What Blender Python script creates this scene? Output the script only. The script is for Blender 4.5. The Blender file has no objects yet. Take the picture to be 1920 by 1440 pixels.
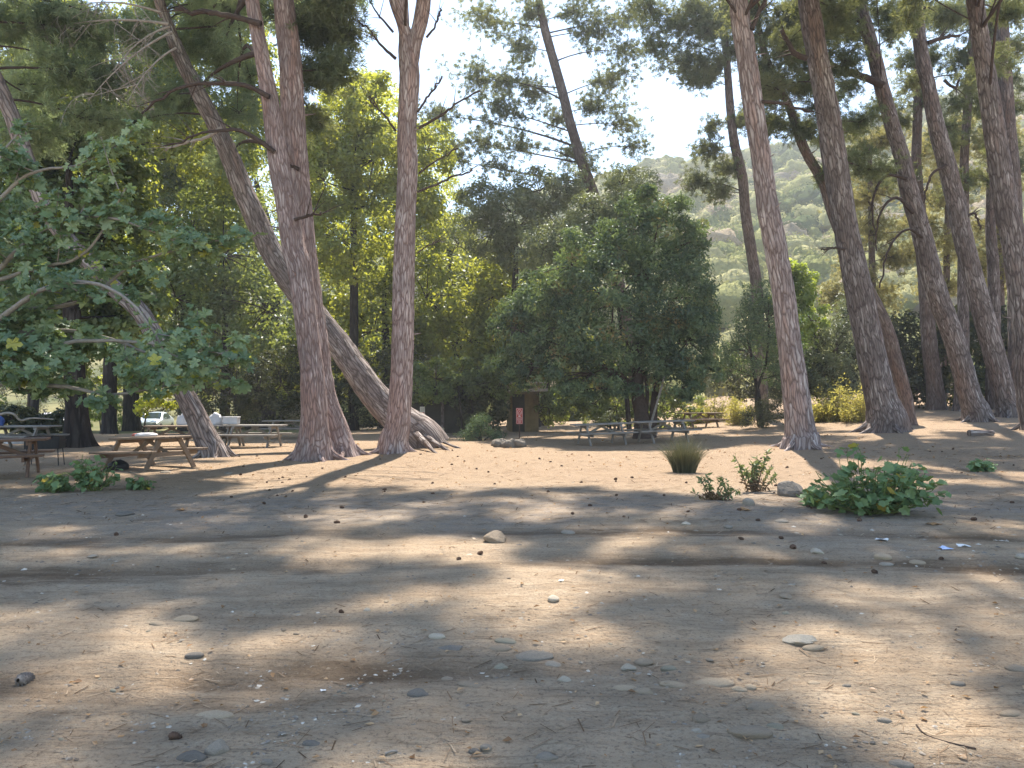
import bpy, math, random
import numpy as np
from mathutils import Vector, Matrix
random.seed(5)
rng = np.random.default_rng(11)
S = bpy.context.scene
COL = S.collection
R = math.radians

# ------------------------------------------------------------------ camera constants (photo is 1920 x 1440)
F, CX, CY, EYE = 1400.0, 960.0, 720.0, 1.6
PITCH = math.atan(30 / F)
CP, SP = math.cos(PITCH), math.sin(PITCH)
SUN_EL, SUN_AZ = R(56), R(5.0)
SUN = np.array([math.cos(SUN_EL) * math.sin(SUN_AZ), math.cos(SUN_EL) * math.cos(SUN_AZ), math.sin(SUN_EL)])

# ------------------------------------------------------------------ noise
def _hash(ix, iy, iz, seed):
    with np.errstate(over='ignore'):
        h = (ix.astype(np.uint32) * np.uint32(374761393) + iy.astype(np.uint32) * np.uint32(668265263)
             + iz.astype(np.uint32) * np.uint32(2147483647) + np.uint32(seed * 974711 + 13))
        h = (h ^ (h >> np.uint32(13))) * np.uint32(1274126177)
        h = h ^ (h >> np.uint32(16))
        h = h * np.uint32(2246822519)
        h = h ^ (h >> np.uint32(15))
    return h.astype(np.float64) / 4294967295.0

def noise3(x, y, z, seed=0):
    x, y, z = np.broadcast_arrays(np.asarray(x, float), np.asarray(y, float), np.asarray(z, float))
    fx, fy, fz = np.floor(x), np.floor(y), np.floor(z)
    ix, iy, iz = fx.astype(np.int64), fy.astype(np.int64), fz.astype(np.int64)
    u, v, w = x - fx, y - fy, z - fz
    u, v, w = u * u * (3 - 2 * u), v * v * (3 - 2 * v), w * w * (3 - 2 * w)
    def L(a, b, t): return a + (b - a) * t
    c = [[[_hash(ix + i, iy + j, iz + k, seed) for k in (0, 1)] for j in (0, 1)] for i in (0, 1)]
    return L(L(L(c[0][0][0], c[1][0][0], u), L(c[0][1][0], c[1][1][0], u), v),
             L(L(c[0][0][1], c[1][0][1], u), L(c[0][1][1], c[1][1][1], u), v), w) * 2 - 1

def fbm(x, y, z=0.0, oct=4, seed=0):
    s, a = 0, 1.0
    for o in range(oct):
        s = s + a * noise3(np.asarray(x) * 2 ** o, np.asarray(y) * 2 ** o, np.asarray(z) * 2 ** o, seed + o)
        a *= 0.5
    return s

def ss(v, a, b):
    t = np.clip((np.asarray(v, float) - a) / (b - a), 0, 1)
    return t * t * (3 - 2 * t)

# ------------------------------------------------------------------ terrain
def gz(x, y):
    x, y = np.asarray(x, float), np.asarray(y, float)
    z = 0.036 * np.maximum(0, x - 4) * ss(y, 14, 28)
    z = z + 0.05 * np.clip(y - 33, 0, 40) * ss(x, 9, 18)
    z = z - 0.85 * ss(y, 33, 54) * ss(-x, 4, 16)
    z = z + 0.045 * noise3(x / 2.6, y / 2.2, 0.3, 3) * ss(y, 0, 5)
    z = z + 0.016 * noise3(x / 0.8, y / 0.6, 1.7, 4)
    # shallow wheel ruts crossing the bare dirt
    for off, dep in ((0.0, 0.034), (1.6, 0.022), (-3.0, 0.022)):
        c = 7.55 + off + 0.045 * (x - 1.5) ** 2 * -0.35 + 0.12 * noise3(x / 1.5, 0.0, 7.7, 9)
        z = z - dep * np.exp(-((y - c) / 0.34) ** 2) * ss(9 - np.abs(x - 1), 0, 4) * (0.65 + 0.35 * noise3(x / 1.2, y / 3, 2.0, 12))
    return z

def rays(px, py):
    a, b = (px - CX) / F, (CY - py) / F
    return a, CP - b * SP, SP + b * CP

def at(px, py, Y):
    dx, dy, dz = rays(px, py)
    t = Y / dy
    return np.array([dx * t, Y, EYE + dz * t])

def ground(px, py):
    dx, dy, dz = rays(px, py)
    lo, hi = 1.0, 90.0
    for k in range(5):
        t = np.linspace(lo, hi, 120 if k == 0 else 12)
        under = EYE + dz * t < gz(dx * t, dy * t)
        i = int(np.argmax(under)) if under.any() else len(t) - 1
        lo, hi = t[max(i - 1, 0)], t[i]
    return np.array([dx * hi, dy * hi, float(gz(dx * hi, dy * hi))])

def project(P):
    P = np.asarray(P, float)
    x, y, z = P[..., 0], P[..., 1], P[..., 2] - EYE
    d = y * CP + z * SP
    u = -y * SP + z * CP
    d = np.where(d < 0.1, 0.1, d)
    return CX + F * x / d, CY - F * u / d

# ------------------------------------------------------------------ mesh building
class MB:
    """Collects faces of any size and links them as ONE mesh object."""
    def __init__(self):
        self.V, self.F, self.n = [], [], 0
    def add(self, V, Fc, mi=0, tint=None, co=None, smooth=True):
        V = np.asarray(V, float).reshape(-1, 3)
        Fc = np.asarray(Fc, np.int64)
        if len(V) == 0 or len(Fc) == 0: return
        t = np.full(len(V), 0.5) if tint is None else np.broadcast_to(np.asarray(tint, float), (len(V),))
        c = V if co is None else co
        self.V.append((V, t, c))
        self.F.append((Fc + self.n, mi, smooth))
        self.n += len(V)
    def mesh(self, name, mats, origin=(0, 0, 0), attrs=True):
        me = bpy.data.meshes.new(name)
        if self.V:
            V = np.concatenate([a[0] for a in self.V]) - np.asarray(origin, float)
            me.vertices.add(len(V)); me.vertices.foreach_set('co', V.astype(np.float32).ravel())
            loops = np.concatenate([f.ravel() for f, _, _ in self.F])
            sizes = np.concatenate([np.full(len(f), f.shape[1]) for f, _, _ in self.F])
            mis = np.concatenate([np.full(len(f), m) for f, m, _ in self.F])
            sm = np.concatenate([np.full(len(f), s) for f, _, s in self.F])
            me.loops.add(len(loops)); me.loops.foreach_set('vertex_index', loops.astype(np.int32))
            me.polygons.add(len(sizes))
            me.polygons.foreach_set('loop_start', (np.cumsum(sizes) - sizes).astype(np.int32))
            me.polygons.foreach_set('material_index', mis.astype(np.int32))
            me.polygons.foreach_set('use_smooth', sm.astype(bool))
            me.update(calc_edges=True)
            if attrs:
                a = me.attributes.new('tint', 'FLOAT', 'POINT')
                a.data.foreach_set('value', np.concatenate([v[1] for v in self.V]).astype(np.float32))
                a = me.attributes.new('bark_co', 'FLOAT_VECTOR', 'POINT')
                a.data.foreach_set('vector', np.concatenate([v[2] for v in self.V]).astype(np.float32).ravel())
        for m in (mats if isinstance(mats, (list, tuple)) else [mats]): me.materials.append(m)
        return me
    def build(self, name, mats, parent=None, origin=(0, 0, 0), attrs=True):
        o = bpy.data.objects.new(name, self.mesh(name, mats, origin, attrs))
        COL.objects.link(o)
        if parent is not None: o.parent = parent
        return o

def tag(o, label, cat, group=None):
    o['label'] = label; o['category'] = cat
    if group: o['group'] = group
    return o
def setting(o, kind='structure'):
    o['kind'] = kind
    return o
def thing(name, label, cat, loc, rz=0.0, group=None):
    o = bpy.data.objects.new(name, None); COL.objects.link(o)
    o.location = tuple(float(v) for v in loc); o.rotation_euler = (0, 0, rz); o.empty_display_size = 0.2
    return tag(o, label, cat, group)
def copy_tree(o, parent=None):
    c = o.copy(); COL.objects.link(c)
    if parent is not None: c.parent = parent
    for ch in list(o.children): copy_tree(ch, c)
    return c

def unit(v):
    v = np.asarray(v, float)
    return v / np.maximum(np.linalg.norm(v, axis=-1, keepdims=True), 1e-9)
def rsphere(n):
    return unit(rng.normal(size=(n, 3)))

def spline(P, n):
    """Catmull-Rom through rows of P (any columns), n samples by chord length of the first three."""
    P = np.asarray(P, float)
    if len(P) == 2: P = np.array([P[0], (P[0] + P[1]) / 2, P[1]])
    Q = np.vstack([2 * P[0] - P[1], P, 2 * P[-1] - P[-2]])
    d = np.concatenate([[0], np.cumsum(np.linalg.norm(np.diff(P[:, :3], axis=0), axis=1))])
    s = np.linspace(0, d[-1], n)
    i = np.clip(np.searchsorted(d, s, side='right') - 1, 0, len(P) - 2)
    t = ((s - d[i]) / np.maximum(d[i + 1] - d[i], 1e-9))[:, None]
    p0, p1, p2, p3 = Q[i], Q[i + 1], Q[i + 2], Q[i + 3]
    return 0.5 * (2 * p1 + (p2 - p0) * t + (2 * p0 - 5 * p1 + 4 * p2 - p3) * t ** 2 + (3 * p1 - p0 - 3 * p2 + p3) * t ** 3)

def sweep(mb, P, r, nseg=6, mi=0, tint=0.5, bark=0.0, flare=None, seed=0, cap=True):
    """Tube along P with radii r. bark: ridge depth in metres. flare: (height, amount, lobes)."""
    P = np.asarray(P, float); n = len(P)
    r = np.broadcast_to(np.asarray(r, float), (n,))
    T = unit(np.gradient(P, axis=0))
    ref = np.array([0.0, 1.0, 0.0]) if abs(T[:, 1]).mean() < 0.8 else np.array([1.0, 0, 0])
    A = unit(np.cross(T, ref)); B = np.cross(T, A)
    th = np.linspace(0, 2 * np.pi, nseg, endpoint=False)
    c, s = np.cos(th)[None, :], np.sin(th)[None, :]
    L = np.concatenate([[0], np.cumsum(np.linalg.norm(np.diff(P, axis=0), axis=1))])[:, None]
    rr = np.repeat(r[:, None], nseg, 1)
    if flare:
        h, amt, lobes = flare
        e = np.exp(-L / h)
        ph = seed * 1.7
        rr = rr * (1 + amt * e * (0.75 + 0.35 * np.cos(lobes * th[None, :] + ph) + 0.25 * np.cos((lobes + 2) * th[None, :] + 2.1 * ph)))
    if bark:
        bx, by = c * r[:, None], s * r[:, None]
        wob = 0.35 * noise3(bx * 1.2, by * 1.2, L * 0.7, seed + 5)
        n1 = noise3(bx * 9 + wob * 2, by * 9 + wob * 2, L * 1.5 + seed, seed)
        n2 = noise3(bx * 19, by * 19, L * 4.5, seed + 1)
        ridge = 1 - np.abs(n1) * 1.7
        rr = rr + bark * (ridge - 0.4) + bark * 0.4 * n2 + bark * 0.7 * noise3(bx * 2.5, by * 2.5, L * 0.8, seed + 2)
    V = P[:, None, :] + rr[..., None] * (c[..., None] * A[:, None, :] + s[..., None] * B[:, None, :])
    co = np.stack([c * np.maximum(r[:, None], 0.02), s * np.maximum(r[:, None], 0.02), L + 0 * c], -1)
    idx = np.arange(n * nseg).reshape(n, nseg)
    q = np.stack([idx[:-1], np.roll(idx[:-1], -1, 1), np.roll(idx[1:], -1, 1), idx[1:]], -1).reshape(-1, 4)
    mb.add(V.reshape(-1, 3), q, mi, tint, co.reshape(-1, 3))
    if cap:
        mb.add(np.vstack([V[-1], P[-1:] + T[-1:] * r[-1] * 0.4]), [[k, (k + 1) % nseg, nseg] for k in range(nseg)], mi, tint)

def bez(a, b, c, n):
    t = np.linspace(0, 1, n)[:, None]
    return (1 - t) ** 2 * a + 2 * t * (1 - t) * b + t * t * c

def frames(N):
    n = len(N)
    r = rsphere(n)
    T = unit(np.cross(N, r)); B = np.cross(N, T)
    return T, B

LEAF_Q = (np.array([[0, 0, 0], [.45, .33, .07], [1, 0, -.04], [.45, -.33, .07]]), np.array([[0, 1, 2, 3]]))
LEAF_N = (np.array([[0, 0, 0], [.45, .2, .05], [1, 0, -.04], [.45, -.2, .05]]), np.array([[0, 1, 2, 3]]))
_h = [(.0, .0), (-.06, .16), (.02, .42), (.2, .34), (.3, .22), (.5, .5), (.68, .46), (.66, .2), (.84, .2), (1., 0)]
_o = _h + [(x, -y) for x, y in _h[-2:0:-1]]
LEAF_FIG = (np.array([[.33, 0, -.05]] + [[x, y, .10 * abs(y) - .10 * max(0, x - .5) + (.03 if i % 2 else -.03)] for i, (x, y) in enumerate(_o)]),
            np.array([[0, 1 + k, 1 + (k + 1) % len(_o)] for k in range(len(_o))]))
_h = [(.05, .0), (-.1, .2), (.02, .48), (.22, .5), (.33, .4), (.52, .52), (.72, .38), (.74, .22), (.9, .14), (1., 0)]
_o = _h + [(x, -y) for x, y in _h[-2:0:-1]]
LEAF_MAL = (np.array([[.35, 0, -.07]] + [[x, y, .12 * abs(y) - .06 * x] for x, y in _o]),
            np.array([[0, 1 + k, 1 + (k + 1) % len(_o)] for k in range(len(_o))]))
_h = [(0, 0), (.1, .28), (.28, .2), (.42, .46), (.6, .2), (.75, .2), (1, 0)]
_o = _h + [(x, -y) for x, y in _h[-2:0:-1]]
LEAF_PL = (np.array([[x, y, .1 * abs(y)] for x, y in _o]), np.array([list(range(len(_o)))]))

def leaves(mb, P, N, size, tmpl=LEAF_Q, mi=0, tint=0.5):
    tv, tf = tmpl
    n, k = len(P), len(tv)
    if n == 0: return
    N = unit(N); T, B = frames(N)
    size = np.broadcast_to(np.asarray(size, float), (n,))[:, None, None]
    curl = rng.uniform(.2, 2.6, (n, 1, 1))
    V = P[:, None, :] + size * (tv[None, :, 0, None] * T[:, None] + tv[None, :, 1, None] * B[:, None] + curl * tv[None, :, 2, None] * N[:, None])
    Fc = (tf[None] + (np.arange(n) * k)[:, None, None]).reshape(-1, tf.shape[1])
    mb.add(V.reshape(-1, 3), Fc, mi, np.repeat(np.broadcast_to(tint, (n,)), k), smooth=False)

def needles(mb, P, D, K=16, L=0.17, w=0.015, mi=0, tint=0.5):
    """One bottle-brush tuft of K needles at each P along D."""
    n = len(P)
    if n == 0: return
    d = unit(np.repeat(D, K, 0) * 0.75 + rsphere(n * K))
    s = np.repeat(P, K, 0) + np.repeat(D, K, 0) * rng.uniform(-0.06, 0.10, (n * K, 1))
    side = unit(np.cross(d, rsphere(n * K)))
    Ls = L * rng.uniform(0.7, 1.2, (n * K, 1))
    mid = s + d * Ls * 0.5
    V = np.stack([s - side * w * .3, mid + side * w * .5, s + d * Ls + np.array([0, 0, -0.02]), mid - side * w * .5], 1)
    t = np.repeat(np.broadcast_to(tint, (n,)), K) + rng.uniform(-.12, .12, n * K)
    mb.add(V.reshape(-1, 3), np.arange(n * K * 4).reshape(-1, 4), mi, np.repeat(t, 4), smooth=False)

def box(mb, c, sx, sy, sz, M=None, mi=0, tint=0.5):
    v = np.array([[i, j, k] for k in (-.5, .5) for j in (-.5, .5) for i in (-.5, .5)]) * [sx, sy, sz]
    if M is not None: v = v @ np.array(M).T
    mb.add(v + np.asarray(c, float), [[0, 2, 3, 1], [4, 5, 7, 6], [0, 1, 5, 4], [2, 6, 7, 3], [0, 4, 6, 2], [1, 3, 7, 5]], mi, tint, smooth=False)

def beam(mb, a, b, w, h, up=(0, 0, 1), mi=0, tint=0.5):
    a, b = np.asarray(a, float), np.asarray(b, float)
    d = unit(b - a); u = np.asarray(up, float)
    if abs(d @ u) > .95: u = np.array([0, 1., 0])
    s = unit(np.cross(d, u)); u = np.cross(s, d)
    M = np.stack([s, d, u], 1)
    box(mb, (a + b) / 2, w, np.linalg.norm(b - a), h, M, mi, tint)

def bevel(o, w=0.006, seg=1):
    m = o.modifiers.new('bevel', 'BEVEL'); m.width = w; m.segments = seg; m.limit_method = 'ANGLE'
    return o

# ------------------------------------------------------------------ materials
class NT:
    def __init__(self, name):
        self.m = bpy.data.materials.new(name); self.m.use_nodes = True
        self.t = self.m.node_tree; self.t.nodes.clear()
        self.out = self.t.nodes.new('ShaderNodeOutputMaterial')
    def n(self, typ, props=None, **inp):
        nd = self.t.nodes.new('ShaderNode' + typ)
        for k, v in (props or {}).items(): setattr(nd, k, v)
        for k, v in inp.items():
            key = k.replace('_', ' ') if k.replace('_', ' ') in nd.inputs else k
            if key[0] == 'i' and key[1:].isdigit(): key = int(key[1:])
            self.set(nd.inputs[key], v)
        return nd
    def set(self, sock, v):
        if isinstance(v, bpy.types.NodeSocket): self.t.links.new(v, sock)
        elif isinstance(v, bpy.types.Node): self.t.links.new(v.outputs[0], sock)
        elif isinstance(v, (tuple, list)) and len(v) == 3 and sock.type == 'RGBA': sock.default_value = (*v, 1)
        else: sock.default_value = v
    def mix(self, f, a, b, mode='MIX'):
        nd = self.t.nodes.new('ShaderNodeMix'); nd.data_type = 'RGBA'; nd.blend_type = mode
        self.set(nd.inputs[0], f); self.set(nd.inputs[6], a); self.set(nd.inputs[7], b)
        return nd.outputs[2]
    def ramp(self, f, stops, interp='LINEAR'):
        nd = self.t.nodes.new('ShaderNodeValToRGB'); self.set(nd.inputs[0], f)
        e = nd.color_ramp.elements; nd.color_ramp.interpolation = interp
        while len(e) < len(stops): e.new(0.5)
        for el, (p, c) in zip(e, stops):
            el.position = p; el.color = (*c, 1) if not isinstance(c, (int, float)) else (c, c, c, 1)
        return nd.outputs[0]
    def math(self, op, a, b=0.0, clamp=False):
        nd = self.t.nodes.new('ShaderNodeMath'); nd.operation = op; nd.use_clamp = clamp
        self.set(nd.inputs[0], a); self.set(nd.inputs[1], b)
        return nd.outputs[0]
    def noise(self, vec, scale, detail=4, rough=0.55):
        nd = self.n('TexNoise', Scale=scale, Detail=detail, Roughness=rough)
        if vec is not None: self.set(nd.inputs['Vector'], vec)
        return nd.outputs[0]
    def mapping(self, vec, scale, loc=(0, 0, 0), rot=(0, 0, 0)):
        nd = self.n('Mapping'); self.set(nd.inputs['Vector'], vec)
        nd.inputs['Scale'].default_value = scale; nd.inputs['Location'].default_value = loc; nd.inputs['Rotation'].default_value = rot
        return nd.outputs[0]
    def attr(self, name, out=0):
        nd = self.n('Attribute', {'attribute_name': name}); return nd.outputs[out]
    def obj(self): return self.n('TexCoord').outputs['Object']
    def principled(self, color, rough=0.8, bump=None, dist=0.01, strength=1.0, spec=0.3, metal=0.0):
        p = self.n('BsdfPrincipled')
        self.set(p.inputs['Base Color'], color); self.set(p.inputs['Roughness'], rough)
        p.inputs['Specular IOR Level'].default_value = spec; p.inputs['Metallic'].default_value = metal
        if bump is not None:
            b = self.n('Bump', Strength=strength, Distance=dist); self.set(b.inputs['Height'], bump)
            self.t.links.new(b.outputs[0], p.inputs['Normal'])
        self.t.links.new(p.outputs[0], self.out.inputs[0])
        return self.m

def leaf_mat(name, dark, mid, light, trans, tf=0.45, gloss=0.05, spot=None):
    t = NT(name)
    a = t.attr('tint', 2)
    col = t.ramp(a, [(0.0, dark), (0.5, mid), (1.0, light)])
    if spot: col = t.mix(t.ramp(a, [(0.93, 0.0), (0.97, 1.0)]), col, spot)
    d = t.n('BsdfDiffuse'); t.set(d.inputs[0], col)
    tr = t.n('BsdfTranslucent'); t.set(tr.inputs[0], t.mix(1.0, t.ramp(a, [(0, 0.55), (1, 1.25)]), trans, 'MULTIPLY'))
    m = t.n('MixShader', Fac=tf); t.set(m.inputs[1], d); t.set(m.inputs[2], tr)
    if gloss:
        g = t.n('BsdfGlossy', Roughness=0.45); g.inputs[0].default_value = (.9, .95, 1, 1)
        m2 = t.n('MixShader', Fac=gloss); t.set(m2.inputs[1], m); t.set(m2.inputs[2], g); m = m2
    t.t.links.new(m.outputs[0], t.out.inputs[0])
    return t.m

def bark_mat(name, crack, base, flake, scale=7.0, flakes=0.45, moss=None):
    t = NT(name)
    v = t.attr('bark_co', 1)
    warp = t.n('TexNoise', Scale=3.0, Detail=3.0); t.set(warp.inputs['Vector'], t.mapping(v, (1, 1, .5)))
    wv = t.n('VectorMath', {'operation': 'MULTIPLY_ADD'}); t.set(wv.inputs[0], warp.outputs[1]); wv.inputs[1].default_value = (.14, .14, .25); t.set(wv.inputs[2], v)
    st = t.mapping(wv.outputs[0], (1, 1, .13))
    vor = t.n('TexVoronoi', {'feature': 'DISTANCE_TO_EDGE'}, Scale=scale); t.set(vor.inputs['Vector'], st)
    vc = t.n('TexVoronoi', {'feature': 'F1'}, Scale=scale); t.set(vc.inputs['Vector'], st)
    fine = t.noise(t.mapping(v, (1, 1, .3)), 26, 6, 0.65)
    plate = t.ramp(vor.outputs[0], [(0.0, 0.0), (0.14, 0.75), (0.4, 1.0)])
    big = t.noise(v, 1.1, 3)
    cell = t.n('SeparateColor'); t.set(cell.inputs[0], vc.outputs['Color'])
    col = t.mix(t.ramp(fine, [(0.3, 0.0), (0.7, 1.0)]), tuple(c * 0.72 for c in base), tuple(min(1, c * 1.22) for c in base))
    col = t.mix(t.ramp(cell.outputs[0], [(flakes, 0.0), (min(.98, flakes + .35), 0.8)]), col, flake)
    fl2 = t.noise(t.mapping(v, (1, 1, .22), (3, 1, 9)), 17, 2, .5)
    col = t.mix(t.ramp(fl2, [(0.60, 0.0), (0.68, 0.75)]), col, tuple(min(1, c * 1.2) for c in flake))
    col = t.mix(t.ramp(big, [(0.38, 0.0), (0.66, 0.75)]), col, tuple(c * 0.5 for c in base))
    stain = t.noise(t.mapping(v, (2.2, 2.2, .35), (7, 3, 1)), 1.0, 4, .6)
    col = t.mix(t.ramp(stain, [(0.56, 0.0), (0.66, 0.7)]), col, (base[0] * .92, base[1] * .75, base[2] * .66))
    col = t.mix(t.ramp(stain, [(0.28, 0.8), (0.42, 0.0)]), col, tuple(c * .8 + .06 for c in flake))
    oi = t.n('ObjectInfo'); hv = t.n('HueSaturation', Color=col); t.set(hv.inputs['Value'], t.ramp(oi.outputs['Random'], [(0, .78), (1, 1.12)])); t.set(hv.inputs['Saturation'], t.ramp(oi.outputs['Random'], [(0, 1.05), (1, .8)]))
    col = hv.outputs[0]
    col = t.mix(plate, crack, col)
    h = t.math('ADD', t.math('MULTIPLY', plate, 1.0), t.math('MULTIPLY', fine, 0.5))
    return t.principled(col, 0.9, h, 0.03, 0.8, spec=0.15)

def wood_mat(name, a, b, dark, rough=0.75):
    t = NT(name); o = t.obj()
    gr = t.noise(t.mapping(o, (1.5, 22, 22)), 3.0, 6, .6)
    bl = t.noise(o, 2.2, 4)
    col = t.mix(t.ramp(gr, [(.3, 0.), (.7, 1.)]), a, b)
    col = t.mix(t.ramp(bl, [(.45, 0.), (.7, .6)]), col, dark)
    return t.principled(col, rough, gr, .004, .7, spec=.3)

def plain_mat(name, col, rough=0.6, var=0.12, scale=8.0, bump=0.004, spec=0.4, metal=0.0):
    t = NT(name); o = t.obj(); n = t.noise(o, scale, 5, .6)
    c = t.mix(t.ramp(n, [(.3, 0.), (.7, 1.)]), tuple(v * (1 - var) for v in col), tuple(min(1, v * (1 + var)) for v in col))
    return t.principled(c, rough, n, bump, .5, spec=spec, metal=metal)

M = {}
M['bark_red'] = bark_mat('bark_red_pine', (.17, .115, .105), (.46, .355, .335), (.62, .53, .51), 15, .5)
M['bark_warm'] = bark_mat('bark_warm_pine', (.14, .10, .093), (.43, .34, .32), (.63, .56, .54), 12, .5)
M['bark_grey'] = bark_mat('bark_grey_pine', (.085, .066, .062), (.27, .22, .205), (.54, .49, .47), 12, .6)
M['bark_lean'] = bark_mat('bark_leaning_pine', (.10, .078, .07), (.33, .27, .25), (.54, .48, .45), 11, .5)
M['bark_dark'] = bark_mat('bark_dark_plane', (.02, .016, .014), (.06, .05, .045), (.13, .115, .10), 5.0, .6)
M['bark_brown'] = bark_mat('bark_brown_pine', (.10, .072, .064), (.26, .20, .18), (.42, .36, .33), 13, .6)
M['twig_dark'] = plain_mat('twig_dark', (.07, .052, .045), .9, .3, 10, .004, .1)
M['twig_grey'] = plain_mat('twig_grey', (.34, .31, .29), .9, .25, 12, .004, .1)
M['twig_fig'] = plain_mat('twig_fig', (.27, .245, .215), .85, .25, 12, .004, .15)
M['stem_green'] = plain_mat('stem_green', (.16, .20, .07), .7, .25, 12, .003, .2)
M['stem_dry'] = plain_mat('stem_dry', (.20, .14, .09), .9, .3, 12, .003, .1)
M['pine'] = leaf_mat('pine_needles', (.05, .08, .042), (.11, .15, .07), (.26, .25, .11), (.30, .32, .10), .40, .05)
M['pine_haze'] = leaf_mat('pine_needles_hazed', (.11, .16, .09), (.23, .29, .155), (.38, .42, .22), (.46, .56, .24), .5, .05)  # paler needle copy, the hazy glare is put into its colour
M['pine_sunlit'] = leaf_mat('pine_needles_sunlit', (.10, .11, .04), (.24, .23, .085), (.38, .33, .13), (.46, .42, .14), .5, .04)  # yellower needle copy for sunlit pines, sunlight put into the colour
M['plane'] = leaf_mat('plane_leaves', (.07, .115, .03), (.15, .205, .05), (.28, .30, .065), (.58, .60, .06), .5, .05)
M['plane_gold_lit'] = leaf_mat('plane_leaves_golden_lit', (.11, .16, .03), (.22, .28, .04), (.42, .40, .045), (.72, .74, .05), .55, .03)  # yellow plane leaf copy, backlit sun glow put into the colour
M['plane_dark'] = leaf_mat('plane_leaves_dark', (.055, .09, .035), (.11, .16, .055), (.20, .25, .085), (.40, .46, .08), .45, .05)
M['oak'] = leaf_mat('oak_leaves', (.035, .075, .042), (.085, .145, .072), (.25, .32, .14), (.24, .33, .08), .32, .04, spot=(.26, .17, .07))
M['oak_pale'] = leaf_mat('oak_leaves_pale', (.07, .10, .045), (.15, .185, .08), (.27, .29, .13), (.30, .34, .09), .38, .07)
M['bright'] = leaf_mat('bright_leaves', (.10, .16, .03), (.20, .27, .045), (.33, .38, .08), (.5, .6, .07), .5, .05)
M['fig'] = leaf_mat('fig_leaves', (.085, .15, .07), (.165, .25, .12), (.31, .38, .20), (.34, .44, .08), .30, .055, spot=(.42, .40, .05))
M['mallow'] = leaf_mat('mallow_leaves', (.10, .17, .075), (.17, .27, .12), (.28, .38, .19), (.28, .38, .09), .3, .02, spot=(.42, .30, .05))
M['weed'] = leaf_mat('weed_leaves', (.09, .12, .055), (.17, .22, .09), (.28, .32, .14), (.28, .33, .09), .3, .04, spot=(.3, .2, .09))
M['weed_dry'] = leaf_mat('weed_dry_leaves', (.10, .065, .035), (.19, .13, .075), (.30, .21, .12), (.2, .13, .06), .25, .02)
M['rush'] = leaf_mat('rush_blades', (.055, .062, .035), (.11, .115, .06), (.30, .26, .16), (.16, .16, .06), .25, .06)
M['broom'] = leaf_mat('broom_leaves', (.16, .16, .045), (.32, .30, .075), (.48, .42, .13), (.62, .56, .12), .48, .03)
M['scrub'] = leaf_mat('scrub_leaves', (.13, .16, .065), (.30, .31, .12), (.50, .46, .20), (.50, .50, .14), .22, .0)
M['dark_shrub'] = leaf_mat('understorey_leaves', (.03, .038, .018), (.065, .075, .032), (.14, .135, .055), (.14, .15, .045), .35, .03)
M['dead_leaf'] = leaf_mat('fallen_leaf', (.20, .11, .05), (.38, .22, .10), (.58, .42, .25), (.4, .22, .08), .25, .03)
M['litter'] = leaf_mat('fallen_needles', (.11, .075, .05), (.26, .18, .115), (.50, .41, .30), (.2, .13, .07), .15, .0)
M['table'] = wood_mat('table_wood_brown', (.17, .12, .085), (.27, .205, .15), (.10, .07, .05))  # brown darkened to stand in for shade over the tables
M['table_red'] = wood_mat('table_wood_red', (.14, .085, .06), (.22, .14, .10), (.08, .05, .038))
M['table_grey'] = wood_mat('table_wood_grey', (.20, .185, .17), (.33, .31, .285), (.12, .11, .10))
M['shed'] = wood_mat('shed_boards_dark', (.035, .035, .03), (.06, .055, .045), (.02, .02, .02))  # near-black boards and roof, deep shade put into their colour
M['hut'] = wood_mat('hut_boards', (.22, .165, .085), (.30, .23, .125), (.14, .10, .06))
M['roof'] = plain_mat('hut_roof', (.52, .46, .40), .85, .15)
M['concrete'] = plain_mat('pale_concrete', (.40, .37, .28), .9, .2, 6, .01, .2)
M['black'] = plain_mat('black_iron', (.018, .018, .02), .6, .3, 20, .004, .4)
M['iron'] = plain_mat('rusty_iron', (.09, .055, .04), .8, .35, 20, .004, .3)
M['red'] = plain_mat('sign_red', (.44, .055, .04), .5, .08, 6, .001, .4)
M['white'] = plain_mat('white_paint', (.78, .78, .76), .5, .05, 6, .001, .4)
M['bag'] = plain_mat('white_bag', (.55, .55, .57), .5, .08, 5, .02, .4)
M['blue'] = plain_mat('blue_cloth', (.05, .10, .32), .7, .2)
M['paper_blue'] = plain_mat('blue_paper', (.45, .55, .78), .6, .1)
M['pinkish'] = plain_mat('red_cloth', (.48, .16, .13), .8, .2)
M['rope'] = plain_mat('pale_rope', (.60, .55, .47), .9, .2, 30)
M['car_paint'] = plain_mat('car_silver', (.55, .62, .66), .3, .03, 3, 0, .6, .35)
M['car_white'] = plain_mat('car_white', (.72, .70, .70), .35, .03, 3, 0, .5)
M['glass'] = plain_mat('car_glass', (.03, .05, .055), .08, .1, 3, 0, .6)
M['tyre'] = plain_mat('tyre_rubber', (.02, .02, .02), .9, .1)
M['lamp'] = plain_mat('lamp_glass', (.75, .78, .8), .15, .03, 3, 0, .6)
M['dark_trim'] = plain_mat('dark_trim', (.02, .02, .022), .5, .1)
def stone_mat(name, a, b):
    t = NT(name); o = t.obj()
    n = t.noise(o, 9, 6, .6); n2 = t.noise(o, 45, 4, .6)
    col = t.mix(t.ramp(n, [(.32, 0.), (.68, 1.)]), a, b)
    col = t.mix(t.ramp(n2, [(.55, 0.), (.72, .5)]), col, tuple(v * .6 for v in a))
    info = t.n('ObjectInfo'); h = t.n('HueSaturation', Color=col); t.set(h.inputs['Value'], t.ramp(info.outputs['Random'], [(0, .85), (1, 1.12)]))
    return t.principled(h.outputs[0], .88, t.math('ADD', n, t.math('MULTIPLY', n2, .5)), .012, .7, spec=.2)
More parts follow.
